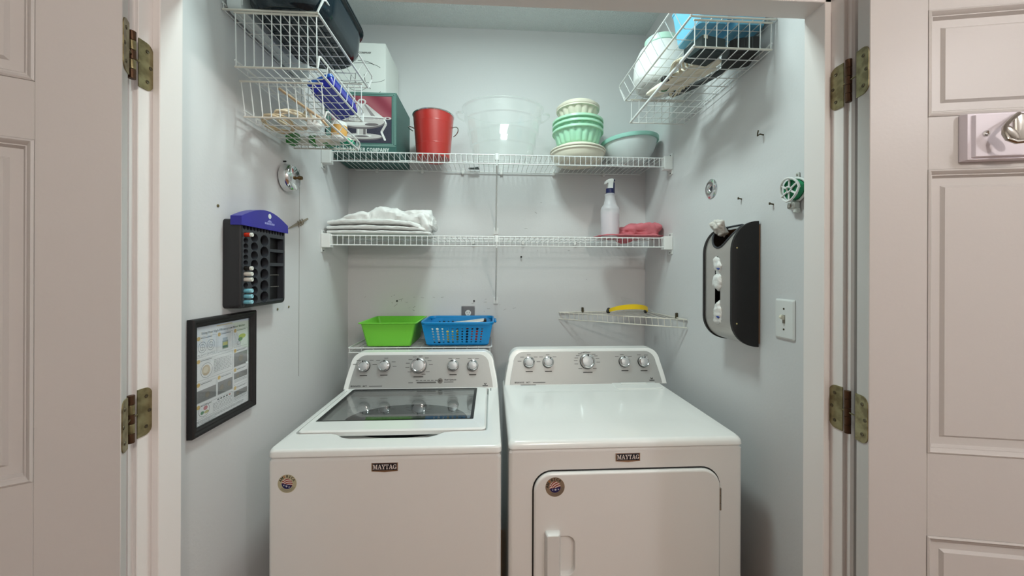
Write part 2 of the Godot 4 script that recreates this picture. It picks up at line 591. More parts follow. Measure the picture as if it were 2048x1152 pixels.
	var spots := [[Vector3(XR, 1.677, -1.244), "small dark screw in the right wall above the steel bag dispenser", "screw"], [Vector3(XR, 1.632, -1.098), "tiny screw in the right wall left of the green twist tie reel", "screw"], [Vector3(XR, 1.861, -1.141), "small wire hook in the right wall under the white wire basket", "hook"]]
	for p in spots:
		s = Shape.new()
		rod(s, p[0] + Vector3(0.001, 0, 0), p[0] + Vector3(-0.012, 0.002, 0), 0.0025)
		if p[2] == "hook": tube(s, PackedVector3Array([p[0] + Vector3(-0.012, 0.002, 0), p[0] + Vector3(-0.02, -0.004, 0), p[0] + Vector3(-0.022, 0.004, 0.004), p[0] + Vector3(-0.02, 0.012, 0.004)]), 0.002)
		else: bx(s, p[0] + Vector3(-0.012, 0.002, 0), Vector3(0.003, 0.008, 0.006), 0.001)
		tag(obj("wall_hook" if p[2] == "hook" else "wall_screw", s, M.screw, self), p[1], p[2])

# ---------------------------------------------------------------- doors
func doors() -> void:
	door(1, -1, Vector2(-0.676, -0.737), 150.0, [1.826, 1.142], [1.725, 1.630, 1.081, 0.926])
	door(2, 1, Vector2(0.749, -0.745), 169.0, [1.826, 1.129], [1.722, 1.620, 1.076, 0.917])

func door(num: int, sg: int, piv: Vector2, deg: float, hinges: Array, rows: Array) -> void:
	var a := deg_to_rad(deg)
	var d := Vector2(cos(a) * -sg, sin(a))
	var nrm := Vector2(-sg * sin(a), -cos(a))          # from the hall face to the closet face
	var at := piv + nrm * 0.055
	var door_node := Node3D.new()
	door_node.name = "door_%d" % num
	door_node.set_meta("kind", "structure")
	var bx_ := Vector3(d.x, 0, d.y) * sg
	door_node.transform = Transform3D(Basis(bx_, Vector3.UP, bx_.cross(Vector3.UP)), Vector3(at.x, 0, at.y))
	add_child(door_node, true)
	var th := 0.0313
	var w := 0.715; var top := 2.02; var st := 0.1; var mu0 := 0.3075; var mu1 := 0.4075
	var box := func(called: String, s0: float, s1: float, y0: float, y1: float) -> void:
		var q := Shape.new()
		bx2(q, Vector3(minf(s0 * sg, s1 * sg), y0, -th), Vector3(maxf(s0 * sg, s1 * sg), y1, 0), 0.001)
		obj(called, q, M.paint, door_node)
	box.call("stile", 0.0, st, 0.012, top); box.call("stile", w - st, w, 0.012, top)
	var bands := [[0.22, rows[3]], [rows[2], rows[1]], [rows[0], 1.926]]
	box.call("rail", st, w - st, 0.012, 0.22); box.call("rail", st, w - st, rows[3], rows[2])
	box.call("rail", st, w - st, rows[1], rows[0]); box.call("rail", st, w - st, 1.926, top)
	for b in bands:
		box.call("mullion", mu0, mu1, b[0], b[1])
		for c in [[st, mu0], [mu1, w - st]]:
			var cx: float = (c[0] + c[1]) / 2 * sg; var cy: float = (b[0] + b[1]) / 2
			var pw: float = c[1] - c[0]; var ph: float = b[1] - b[0]
			var ring := func(inset: float, z: float) -> PackedVector3Array:
				return lay(rrect(pw - 2 * inset, ph - 2 * inset, 0.0003, 1), Transform3D(Basis.IDENTITY, Vector3(cx, cy, 0)), z)
			var q := Shape.new()
			loft(q, [ring.call(-0.001, -0.014), ring.call(0.0, 0.001), ring.call(0.003, 0.0025), ring.call(0.006, 0.0), ring.call(0.009, -0.004), ring.call(0.0105, -0.004), ring.call(0.0145, -0.0105), ring.call(0.0145, -0.014)], false, false, false)
			obj("moulding", q, M.paint, door_node, 0.9)
			q = Shape.new()
			loft(q, [ring.call(-0.001, -th + 0.008), ring.call(-0.001, -0.0105), ring.call(0.029, -0.0105), ring.call(0.0335, -0.0055), ring.call(0.034, -0.0055)])
			obj("panel", q, M.paint, door_node, 0.95)
	# hinges: a leaf on the door's edge, a leaf on the jamb, five knuckles round the pin
	var xj := JL if sg < 0 else JR
	var inv := door_node.transform.affine_inverse()
	for y in hinges:
		var hn := Node3D.new()
		hn.name = "hinge"
		door_node.add_child(hn, true)
		var leaf := PackedVector2Array()
		for q in rrect(0.06, 0.094, 0.015, 5):
			leaf.append(Vector2(maxf(q.x, -0.001), q.y))
		var q := Shape.new()
		extrude(q, leaf, 0.0, 0.0016, inv * leaf_on(Vector3(xj, y, -0.7615), Vector3(0, 0, -1), Vector3(-sg, 0, 0)))
		obj("jamb_leaf", q, M.brass, hn)
		q = Shape.new()
		extrude(q, leaf, 0.0, 0.0016, leaf_on(Vector3(0, y, -th), Vector3(0, 0, 1), Vector3(-sg, 0, 0)))
		obj("door_leaf", q, M.brass, hn)
		for i in 5:
			q = Shape.new()
			var y0: float = y - 0.045 + 0.018 * i
			lathe(q, [[0.0, y0 + 0.0004], [0.0056, y0 + 0.0004], [0.006, y0 + 0.0012], [0.006, y0 + 0.0168], [0.0056, y0 + 0.0176], [0.0, y0 + 0.0176]], inv * Transform3D(Basis.IDENTITY, Vector3(piv.x, 0, piv.y)), 12)
			obj("knuckle", q, M.rust if (i % 2 == 0) == (sg < 0) or sg > 0 else M.brass, hn)
		# the strips that join the leaves to the pin
		q = Shape.new()
		var pin := inv * Vector3(piv.x, y, piv.y)
		bx2(q, Vector3(-sg * 0.0008, y - 0.044, -th - 0.002), Vector3(sg * 0.0008, y + 0.044, -th + 0.002), 0.0003)
		rod(q, Vector3(0, y, -th), pin, 0.0016)
		var jr: Vector3 = inv * Vector3(xj - sg * 0.001, y, -0.7615)
		rod(q, jr, pin, 0.0016)
		obj("leaf_root", q, M.brass, hn)
		for k in [[0.017, 0.03], [0.024, 0.0], [0.017, -0.03]]:
			var scr := func(tt: Transform3D) -> void:
				var u := Shape.new()
				lathe(u, [[0.0, 0.0], [0.0038, 0.0], [0.0034, 0.001], [0.0014, 0.0006], [0.0, 0.0001]], tt * turned(Vector3.RIGHT, 90.0), 12)
				obj("screw", u, M.screw, hn)
			scr.call(inv * leaf_on(Vector3(xj, y, -0.7615), Vector3(0, 0, -1), Vector3(-sg, 0, 0)) * Transform3D(Basis.IDENTITY, Vector3(k[0], k[1], 0.0016)))
			scr.call(leaf_on(Vector3(0, y, -th), Vector3(0, 0, 1), Vector3(-sg, 0, 0)) * Transform3D(Basis.IDENTITY, Vector3(k[0], k[1], 0.0016)))
	if sg > 0: coat_rail(door_node.transform)

func leaf_on(at: Vector3, along: Vector3, out: Vector3) -> Transform3D:   # local x runs along the leaf, local y up, local z out of the face
	return Transform3D(Basis(along, Vector3.UP, out), at)

func coat_rail(t: Transform3D) -> void:
	var o := thing("coat_rail", "white coat hook rail with stepped edges on the open door at the right", "coat rack")
	o.transform = t * Transform3D(Basis.IDENTITY, Vector3(0.38, 1.676, 0.0))
	var s := Shape.new()
	var r := func(w: float, h: float, z: float) -> PackedVector3Array: return lay(rrect(w, h, 0.0005, 1), Transform3D.IDENTITY, z)
	loft(s, [r.call(0.46, 0.088, 0.0005), r.call(0.46, 0.088, 0.004), r.call(0.454, 0.085, 0.0135), r.call(0.442, 0.079, 0.0135), r.call(0.438, 0.077, 0.0185), r.call(0.437, 0.076, 0.019)])
	obj("board", s, mat(c8(232, 226, 236), 0.3), o, 0.95)
	for x in [-0.203, 0.203]:
		s = Shape.new()
		lathe(s, [[0.0, 0.0], [0.006, 0.0], [0.0055, 0.002], [0.003, 0.0028], [0.0015, 0.0015], [0.0, 0.0015]], Transform3D(Basis.IDENTITY, Vector3(x, 0.003, 0.019)) * turned(Vector3.RIGHT, 90.0), 14)
		obj("screw", s, M.chrome, o)
	for x in [-0.181, -0.05, 0.081]:
		var hk := Node3D.new()
		hk.name = "hook"
		hk.position = Vector3(x, 0, 0.019)
		o.add_child(hk, true)
		s = Shape.new()
		loft(s, [lay(rrect(0.02, 0.05, 0.009, 4), Transform3D(Basis.IDENTITY, Vector3(0.03, 0.012, 0)), 0.0), lay(rrect(0.02, 0.05, 0.009, 4), Transform3D(Basis.IDENTITY, Vector3(0.03, 0.012, 0)), 0.003), lay(rrect(0.014, 0.044, 0.007, 4), Transform3D(Basis.IDENTITY, Vector3(0.03, 0.012, 0)), 0.005)])
		obj("hook_plate", s, M.nickel, hk)
		s = Shape.new()
		var path := PackedVector3Array([Vector3(0.026, 0.036, 0.003), Vector3(0.006, 0.023, 0.012), Vector3(-0.008, 0.013, 0.019), Vector3(-0.017, 0.004, 0.024), Vector3(-0.021, -0.007, 0.028), Vector3(-0.0185, -0.018, 0.031), Vector3(-0.009, -0.0245, 0.034), Vector3(0.008, -0.024, 0.038), Vector3(0.03, -0.020, 0.044)])
		tube(s, path, 0.0036, 8)
		obj("prong", s, M.nickel, hk)
		s = Shape.new()
		blob(s, Transform3D(Basis(Vector3.BACK, -0.9), Vector3(-0.006, -0.006, 0.024)), Vector3(0.017, 0.008, 0.004), 0.9, 0.9, 0.0, 8.0, 1, 24, 14)
		obj("hook_web", s, M.nickel, hk)

# ---------------------------------------------------------------- washer and dryer
func machines() -> void:
	washer()
	dryer()

func cap_ring(x0: float, x1: float, z0: float, z1: float, y: float, r: float) -> PackedVector3Array:
	return flat(rrect(x1 - x0, z1 - z0, r, 4, 24), y, Vector2((x0 + x1) / 2, (z0 + z1) / 2))

func console(o: Node3D, called: String, xc: float, y0: float, half: float, knobs: Array, fascia_print: Callable) -> void:
	var tilt := Basis(Vector3.RIGHT, -atan(0.35))
	var f := Transform3D(tilt, Vector3(xc, y0, -1.650))     # local y up the sloping face, local z out of it
	var outline := PackedVector2Array()
	for i in 7: outline.append(Vector2(half - 0.004 - 0.018 * pow(i / 6.0, 1.3), 0.105 * i / 6.0))
	for i in 7:
		var a := PI / 2 * (i + 1) / 7.0
		outline.append(Vector2(half - 0.072 + 0.05 * cos(a), 0.105 + 0.057 * sin(a)))
	var m := outline.size()
	for i in m: outline.append(Vector2(-outline[m - 1 - i].x, outline[m - 1 - i].y))
	var ring := func(inset: float, dz: float) -> PackedVector3Array:
		var p := PackedVector3Array()
		for q in outline: p.append(f * Vector3(q.x * (half - inset) / half, inset * 0.15 + q.y * (0.162 - inset) / 0.162, dz))
		return p
	var rear := func(dx: float, z: float) -> PackedVector3Array:
		var p := PackedVector3Array()
		for q in outline:
			var w: Vector3 = f * Vector3(q.x * (half - dx) / half, q.y * (0.162 - dx) / 0.162, 0)
			p.append(Vector3(w.x, w.y, z))
		return p
	var s := Shape.new()
	loft(s, [rear.call(0.01, -1.757), rear.call(0.001, -1.752), ring.call(0.0, -0.007), ring.call(0.002, -0.002), ring.call(0.007, 0.0)])
	var c := obj("console", s, M.enamel, o, 0.85)
	s = Shape.new()
	var fas := func(inset: float, dz: float) -> PackedVector3Array:
		var p := PackedVector3Array()
		for q in outline: p.append(f * Vector3(q.x * (half - 0.024 - inset) / half, 0.004 + q.y * (0.143 - inset) / 0.162, dz))
		return p
	loft(s, [fas.call(0.0, -0.001), fas.call(0.0, 0.0008), fas.call(0.001, 0.0012)])
	obj("fascia", s, M.silver, c)
	for k in knobs:
		var big: bool = k[2]
		var r := 0.033 if big else 0.0245
		var t: Transform3D = f * Transform3D(Basis.IDENTITY, Vector3(k[0] - xc, k[1], 0.0012))
		var kn := Node3D.new()
		kn.name = "knob"
		o.add_child(kn, true)
		var tl := t * turned(Vector3.RIGHT, 90.0)
		s = Shape.new()
		lathe(s, [[0.0, 0.0], [r * 1.02, 0.0], [r * 0.98, 0.010], [r * 0.9, 0.012], [0.0, 0.012]], tl, 28)
		obj("skirt", s, M.black, kn)
		s = Shape.new()
		lathe(s, [[r * 0.72, 0.011], [r * 1.0, 0.011], [r * 1.0, 0.017], [r * 0.93, 0.021], [r * 0.8, 0.0225], [r * 0.74, 0.0215], [r * 0.72, 0.018]], tl, 32)
		obj("chrome_ring", s, M.chrome, kn)
		s = Shape.new()
		lathe(s, [[0.0, 0.012], [r * 0.72, 0.012], [r * 0.72, 0.0205], [r * 0.5, 0.0222], [0.0, 0.023]], tl, 28)
		obj("dial_face", s, M.knob, kn)
		s = Shape.new()
		var an: float = k[3]
		bx(s, Vector3(0, r * 0.78, 0.0222), Vector3(r * 0.16, r * 0.3, 0.0016), 0.0005, t * turned(Vector3.BACK, -an))
		obj("pointer", s, M.black, kn)
		# caption below and ticks round the dial
		s = Shape.new()
		bx(s, Vector3(0, -r - 0.0155, 0.0), Vector3(r * 1.3, 0.0035, 0.0006), 0.0001, t)
		obj("caption", s, M.black_print, c)
		s = Shape.new()
		for ta in k[4]:
			var dir := Vector2(sin(deg_to_rad(ta)), cos(deg_to_rad(ta)))
			bx(s, Vector3(dir.x * (r + 0.019), dir.y * (r + 0.009), 0), Vector3(0.017, 0.0026, 0.0006), 0.0001, t)
		stuff(obj("dial_marks", s, M.grey_print, c))
	fascia_print.call(c, f)

func badge(o: Node3D, at: Vector3) -> void:
	var b := Node3D.new()
	b.name = "badge"
	o.add_child(b, true)
	var s := Shape.new()
	var p := PackedVector2Array([Vector2(-0.0375, 0.0125), Vector2(-0.0375, -0.0115), Vector2(-0.02, -0.0128), Vector2(0, -0.0145), Vector2(0.02, -0.0128), Vector2(0.0375, -0.0115), Vector2(0.0375, 0.0125)])
	extrude(s, p, 0, 0.0022, Transform3D(Basis.IDENTITY, at))
	obj("badge_plate", s, M.chrome, b)
	s = Shape.new()
	bx(s, at + Vector3(0, 0.0008, 0.0025), Vector3(0.069, 0.0195, 0.0012), 0.0003)
	obj("badge_face", s, mat(c8(14, 14, 28), 0.35), b)
	lettering("MAYTAG", 0.0125, mat(c8(236, 226, 220), 0.4), b, Transform3D(Basis.IDENTITY, at + Vector3(0, 0.0008, 0.0034)), 0.0006, "Droid Serif", 700, HORIZONTAL_ALIGNMENT_CENTER, 0.86)

func sticker(o: Node3D, at: Vector3, r: float, lean: float, dark: Color) -> void:
	var b := Node3D.new()
	b.name = "sticker"
	o.add_child(b, true)
	var t := Transform3D(Basis(Vector3.BACK, deg_to_rad(lean)), at)
	var s := Shape.new()
	lathe(s, [[0.0, 0.0], [r, 0.0], [r, 0.0006], [0.0, 0.0006]], t * turned(Vector3.RIGHT, 90.0), 36)
	obj("sticker_base", s, mat(dark, 0.35), b)
	var im := Image.create(256, 256, false, Image.FORMAT_RGB8)
	im.fill(c8(226, 216, 206))
	for x in 256:
		for y in 256:
			var u := (x - 128) / 128.0; var w := (128 - y) / 128.0
			var arc := w - 0.45 * sqrt(maxf(0.0, 1.0 - pow(u - 0.45, 2.0)))
			if w > -0.12 - 0.25 * u:
				if fposmod(arc * 2.6 + 0.1, 1.0) < 0.5: im.set_pixel(x, y, c8(150, 44, 32))
			else: im.set_pixel(x, y, c8(26, 24, 84))
	var star := func(cx: float, cy: float, rr: float) -> void:
		for x in range(maxi(0, int(cx - rr)), mini(256, int(cx + rr))):
			for y in range(maxi(0, int(cy - rr)), mini(256, int(cy + rr))):
				var q := Vector2(x - cx, cy - y)
				var a := fposmod(atan2(q.x, q.y), TAU / 5)
				a = absf(a - TAU / 10)
				if q.length() * cos(TAU / 10 - a + 0.63) < rr * 0.31 or q.length() < rr * 0.4: im.set_pixel(x, y, c8(222, 224, 232))
	star.call(112.0, 186.0, 34.0); star.call(52.0, 164.0, 22.0); star.call(176.0, 206.0, 22.0)
	s = Shape.new()
	var c := circle(r * 0.58, 28)
	for i in 28:
		var p0 := c[i]; var p1 := c[(i + 1) % 28]
		s.tri(t * Vector3(0, 0, 0.0009), t * Vector3(p0.x, p0.y, 0.0009), t * Vector3(p1.x, p1.y, 0.0009), Vector2(0.5, 0.5), Vector2(0.5 + p0.x / r / 1.16, 0.5 - p0.y / r / 1.16), Vector2(0.5 + p1.x / r / 1.16, 0.5 - p1.y / r / 1.16))
	obj("flag_emblem", s, picture(im), b)
	var word := "AMERICA"
	for i in 7:
		var a := deg_to_rad(-62.0 + 20.6 * i)
		var tt := t * Transform3D(Basis(Vector3.BACK, -a), Vector3(sin(a), cos(a), 0) * r * 0.80 + Vector3(0, 0, 0.0008))
		lettering(word[i], r * 0.26, mat(c8(176, 96, 30), 0.5) if i == 2 else M.black_print, b, tt, 0.0004, "Droid Sans", 700)
	s = Shape.new()
	for row in 3:
		for i in 13:
			var a := deg_to_rad(120.0 + 110.0 * i / 12.0)
			bx(s, Vector3(0, r * (0.68 + 0.1 * row), 0.0008), Vector3(r * 0.10, r * 0.035, 0.0003), 0.0001, t * Transform3D(Basis(Vector3.BACK, -a), Vector3.ZERO))
	stuff(obj("fine_print", s, M.grey_print, b))

func washer() -> void:
	var o := thing("washing_machine", "white top loading washing machine with a dark glass lid and steel control panel", "washing machine")
	var x0 := -0.638; var x1 := 0.030; var zf := -1.10; var zr := -1.757
	var s := Shape.new()
	var rr := func(y: float, g: float) -> PackedVector3Array: return flat(rrect(x1 - x0 - 2 * g, zf - zr - 2 * g, 0.014, 4), y, Vector2((x0 + x1) / 2, (zf + zr) / 2))
	loft(s, [rr.call(0.03, 0.004), rr.call(0.034, 0.0), rr.call(0.874, 0.0), rr.call(0.880, 0.004), rr.call(0.885, 0.004)], true, false)
	obj("body", s, M.enamel, o)
	for x in [x0 + 0.05, x1 - 0.05]:
		for z in [zf - 0.05, zr + 0.05]:
			s = Shape.new()
			lathe(s, [[0.0, 0.0], [0.02, 0.0], [0.02, 0.008], [0.012, 0.012], [0.012, 0.032], [0.0, 0.032]], Transform3D(Basis.IDENTITY, Vector3(x, 0, z)), 12)
			obj("foot", s, M.black, o)
	# top: rolled edge, lid well with a finger notch, tub opening
	s = Shape.new()
	var well := cap_ring(-0.618, -0.012, -1.645, -1.203, 0.910, 0.018)
	for i in well.size():
		if well[i].z > -1.21 and absf(well[i].x + 0.318) < 0.20:
			well[i].z += 0.040 * clampf((0.175 - absf(well[i].x + 0.318)) / 0.045, 0.0, 1.0)
	var down := well.duplicate()
	for i in down.size(): down[i].y = 0.884
	var aligned := PackedVector3Array()     # start the circle where the rounded rectangle starts
	for p in down:
		var q := Vector2(p.x + 0.318, (p.z + 1.42) * 1.2).normalized() * Vector2(0.222, 0.155)
		aligned.append(Vector3(-0.312 + q.x, 0.880, -1.385 + q.y))
	var deep := aligned.duplicate()
	for i in deep.size(): deep[i].y = 0.62
	var hole := aligned
	loft(s, [cap_ring(x0, x1, zr, zf, 0.8865, 0.016), cap_ring(x0 - 0.001, x1 + 0.001, zr, zf + 0.002, 0.889, 0.016), cap_ring(x0 - 0.001, x1 + 0.001, zr, zf + 0.001, 0.902, 0.018), cap_ring(x0 + 0.001, x1 - 0.001, zr, zf - 0.002, 0.907, 0.02), cap_ring(x0 + 0.005, x1 - 0.005, zr, zf - 0.007, 0.910, 0.02), well, down, hole], false, false, false)
	obj("top_cover", s, M.enamel, o)
	s = Shape.new()
	loft(s, [hole, deep], false, true, false)
	obj("tub", s, mat(c8(60, 64, 66), 0.35, 0.3), o)
	# lid
	var lid := Node3D.new()
	lid.name = "lid"
	o.add_child(lid, true)
	s = Shape.new()
	var lr := func(g: float, y: float) -> PackedVector3Array: return cap_ring(-0.612 + g, -0.018 - g, -1.642 + g, -1.2085 - g, y, 0.016)
	var gr := func(g: float, y: float) -> PackedVector3Array: return cap_ring(-0.592 + g, -0.062 - g, -1.636 + g, -1.286 - g, y, 0.008)
	loft(s, [gr.call(0.0, 0.898), lr.call(0.003, 0.898), lr.call(0.0, 0.902), lr.call(0.0, 0.912), lr.call(0.005, 0.917), gr.call(-0.002, 0.917), gr.call(0.0, 0.9155), gr.call(0.0, 0.898)], false, false)
	obj("lid_frame", s, M.enamel, lid)
	s = Shape.new()
	loft(s, [gr.call(0.0005, 0.908), gr.call(0.0005, 0.9152), gr.call(0.011, 0.9152), gr.call(0.011, 0.908), gr.call(0.0005, 0.908)], false, false)
	obj("lid_gasket", s, M.black, lid)
	s = Shape.new()
	loft(s, [gr.call(0.0105, 0.910), gr.call(0.0105, 0.9145)])
	obj("lid_window", s, M.lid_glass, lid)
	s = Shape.new()
	bx2(s, Vector3(-0.004, 0.905, -1.642), Vector3(-0.001, 0.9112, -1.61), 0.0005)
	obj("lid_hinge", s, M.dark, lid)
	badge(o, Vector3(-0.308, 0.8545, zf))
	sticker(o, Vector3(-0.583, 0.813, zf), 0.0262, 0.0, c8(190, 182, 150))
	var kn := [[-0.5613, 0.099, false, -8.0, [-75, -40, 40, 78]], [-0.4735, 0.100, false, 4.0, [-80, -45, 5, 60, 95]], [-0.3226, 0.0995, true, -8.0, [-100, -75, -50, -25, 5, 38, 60, 85, 130, -130, 155]], [-0.1707, 0.0985, false, -12.0, [-20, 25]], [-0.0839, 0.0975, false, -10.0, [-20, 25]]]
	console(o, "washer", -0.3065, 0.909, 0.3405, kn, func(c: Node3D, f: Transform3D) -> void:
		var left := HORIZONTAL_ALIGNMENT_LEFT
		lettering("BRAVOS", 0.0066, M.black_print, c, f * Transform3D(Basis.IDENTITY, Vector3(-0.305, 0.014, 0.0014)), 0.0006, "Droid Sans", 700, left, 1.25)
		lettering("MCT", 0.006, M.black_print, c, f * Transform3D(Basis.IDENTITY, Vector3(-0.253, 0.014, 0.0014)), 0.0006, "Droid Sans", 700, left)
		lettering("start/pause", 0.0068, M.black_print, c, f * Transform3D(Basis.IDENTITY, Vector3(0.098, 0.0375, 0.0014)), 0.0006, "Droid Sans", 700, left)
		var q := Shape.new()
		bx(q, Vector3(-0.198, 0.0138, 0.0014), Vector3(0.056, 0.003, 0.0006), 0.0001, f)
		bx(q, Vector3(0.118, 0.0275, 0.0014), Vector3(0.042, 0.0028, 0.0006), 0.0001, f)
		for i in 6: bx(q, Vector3(-0.02 + i * 0.0165, 0.0355, 0.0014), Vector3(0.012, 0.0026, 0.0006), 0.0001, f)
		bx(q, Vector3(-0.048, 0.0265, 0.0014), Vector3(0.02, 0.003, 0.0006), 0.0001, f)
		stuff(obj("small_print", q, M.grey_print, c))
		q = Shape.new()
		loft(q, [lay(rrect(0.085, 0.0065, 0.003, 3), f, 0.001), lay(rrect(0.085, 0.0065, 0.003, 3), f, 0.0018)])
		for i in q.v.size(): q.v[i] += f.basis * Vector3(0.0205, 0.0265, 0)
		obj("progress_bar", q, M.grey_print, c)
		q = Shape.new()
		lathe(q, [[0.0, 0.0], [0.0115, 0.0], [0.0112, 0.002], [0.0, 0.0028]], f * Transform3D(Basis.IDENTITY, Vector3(0.0805, 0.033, 0.001)) * turned(Vector3.RIGHT, 90.0), 20)
		obj("start_button", q, mat(c8(120, 116, 112), 0.4, 0.4), c)
		q = Shape.new()
		extrude(q, PackedVector2Array([Vector2(-0.005, 0.004), Vector2(-0.005, -0.004), Vector2(0.001, 0.0)]), 0.0036, 0.0042, f * Transform3D(Basis.IDENTITY, Vector3(0.0805, 0.033, 0)))
		for x in [0.0025, 0.0048]: bx(q, Vector3(0.0805 + x, 0.033, 0.0039), Vector3(0.0014, 0.007, 0.0006), 0.0001, f)
		obj("play_symbol", q, M.black_print, c)
		leaf_mark(c, f, Vector2(0.279, 0.016)))

func leaf_mark(c: Node3D, f: Transform3D, at: Vector2) -> void:
	var q := Shape.new()
	for k in [-1, 1]:
		extrude(q, PackedVector2Array([Vector2(0, -0.003), Vector2(k * 0.005, 0.001), Vector2(k * 0.006, 0.0055), Vector2(k * 0.001, 0.003)]), 0.0012, 0.0018, f * Transform3D(Basis.IDENTITY, Vector3(at.x, at.y, 0)))
	bx(q, Vector3(at.x, at.y - 0.0065, 0.0014), Vector3(0.024, 0.003, 0.0006), 0.0001, f)
	obj("leaf_mark", q, M.black_print, c)

func dryer() -> void:
	var o := thing("tumble_dryer", "white front loading tumble dryer with a closed square door and steel control panel", "dryer")
	var x0 := 0.052; var x1 := 0.770; var zf := -1.10; var zr := -1.757
	var s := Shape.new()
	var rr := func(y: float, g: float) -> PackedVector3Array: return flat(rrect(x1 - x0 - 2 * g, zf - zr - 2 * g, 0.014, 4), y, Vector2((x0 + x1) / 2, (zf + zr) / 2))
	loft(s, [rr.call(0.03, 0.004), rr.call(0.034, 0.0), rr.call(0.884, 0.0), rr.call(0.890, 0.004), rr.call(0.894, 0.004)])
	obj("body", s, M.enamel, o)
	for x in [x0 + 0.05, x1 - 0.05]:
		for z in [zf - 0.05, zr + 0.05]:
			s = Shape.new()
			lathe(s, [[0.0, 0.0], [0.02, 0.0], [0.02, 0.008], [0.012, 0.012], [0.012, 0.032], [0.0, 0.032]], Transform3D(Basis.IDENTITY, Vector3(x, 0, z)), 12)
			obj("foot", s, M.black, o)
	s = Shape.new()
	var mid := Vector2((x0 + x1) / 2, -1.39)
	var dish := func(w: float, d: float, y: float) -> PackedVector3Array: return flat(rrect(w, d, 0.05, 4, 24), y, mid)
	loft(s, [cap_ring(x0, x1, zr, zf, 0.8945, 0.016), cap_ring(x0 - 0.001, x1 + 0.001, zr, zf + 0.002, 0.897, 0.016), cap_ring(x0 - 0.001, x1 + 0.001, zr, zf + 0.001, 0.907, 0.018), cap_ring(x0 + 0.003, x1 - 0.003, zr, zf - 0.004, 0.915, 0.02), cap_ring(x0 + 0.010, x1 - 0.010, zr, zf - 0.013, 0.920, 0.02), dish.call(0.59, 0.33, 0.9205), dish.call(0.575, 0.315, 0.9175)], true, true)
	obj("top_cover", s, M.enamel, o)
	# lint screen cover at the back right of the top
	s = Shape.new()
	loft(s, [flat(rrect(0.2, 0.085, 0.006, 3), 0.9195, Vector2(0.64, -1.615)), flat(rrect(0.2, 0.085, 0.006, 3), 0.9235, Vector2(0.64, -1.615)), flat(rrect(0.196, 0.081, 0.005, 3), 0.9245, Vector2(0.64, -1.615))])
	var lint := obj("lint_cover", s, M.enamel, o)
	s = Shape.new()
	bx(s, Vector3(0.635, 0.926, -1.635), Vector3(0.12, 0.005, 0.016), 0.002)
	obj("lint_grip", s, M.enamel, lint)
	s = Shape.new()
	bx(s, Vector3(0.1635, 0.9205, -1.651), Vector3(0.068, 0.0008, 0.012), 0.0002)
	obj("label_strip", s, M.dark, o)
	# door
	var dx0 := 0.126; var dx1 := 0.692; var dy0 := 0.20; var dy1 := 0.829
	var dc := Vector3((dx0 + dx1) / 2, (dy0 + dy1) / 2, zf)
	var dr := func(g: float, z: float) -> PackedVector3Array: return lay(rrect(dx1 - dx0 - 2 * g, dy1 - dy0 - 2 * g, 0.055 - g, 8), Transform3D(Basis.IDENTITY, dc), z)
	s = Shape.new()
	loft(s, [dr.call(-0.004, -0.001), dr.call(-0.004, 0.0012), dr.call(0.004, 0.0012), dr.call(0.004, -0.001), dr.call(-0.004, -0.001)], false, false)
	var d := Node3D.new()
	d.name = "dryer_door"
	o.add_child(d, true)
	obj("door_gap", s, M.black, d)
	s = Shape.new()
	var pk := func(w: float, h: float, z: float) -> PackedVector3Array: return lay(rrect(w, h, minf(w, h) * 0.4, 8), Transform3D(Basis.IDENTITY, Vector3(0.218, 0.585, zf)), z)
	loft(s, [dr.call(0.0, 0.001), dr.call(0.0, 0.007), dr.call(0.003, 0.0105), dr.call(0.008, 0.012), pk.call(0.062, 0.118, 0.012), pk.call(0.058, 0.114, 0.010), pk.call(0.05, 0.1, -0.008), pk.call(0.02, 0.06, -0.014)], false, true, false)
	obj("door_panel", s, M.enamel, d)
	s = Shape.new()
	var gp := func(w: float, h: float, z: float) -> PackedVector3Array: return lay(rrect(w, h, 0.006, 4), Transform3D(Basis.IDENTITY, Vector3(0.181, 0.587, zf)), z)
	loft(s, [gp.call(0.046, 0.150, 0.011), gp.call(0.046, 0.150, 0.017), gp.call(0.038, 0.142, 0.028), gp.call(0.034, 0.138, 0.030)])
	obj("handle", s, M.plastic_white, d)
	s = Shape.new()
	for k in 3:
		lathe(s, [[0.0, -0.0105], [0.0038, -0.0105], [0.0038, 0.0105], [0.0, 0.0105]], Transform3D(Basis.IDENTITY, Vector3(dx1 + 0.003, 0.7345 + 0.0225 * (k - 1), zf + 0.004)), 10)
	obj("door_hinge", s, M.nickel, d)
	badge(o, Vector3(0.410, 0.8665, zf))
	sticker(o, Vector3(0.188, 0.789, zf + 0.012), 0.0285, 24.0, c8(142, 122, 102))
	var kn := [[0.1697, 0.0995, false, 38.0, [-80, -45, 0, 45, 85]], [0.2565, 0.0995, false, 30.0, [-45, 0, 45]], [0.4360, 0.1015, true, 6.0, [-105, -85, -68, -52, -36, -20, -5, 12, 40, 55, 72, 95, -140, 140]], [0.6077, 0.0985, false, -4.0, [-45, -8, 45]], [0.6965, 0.0975, false, 12.0, [-20, 25]]]
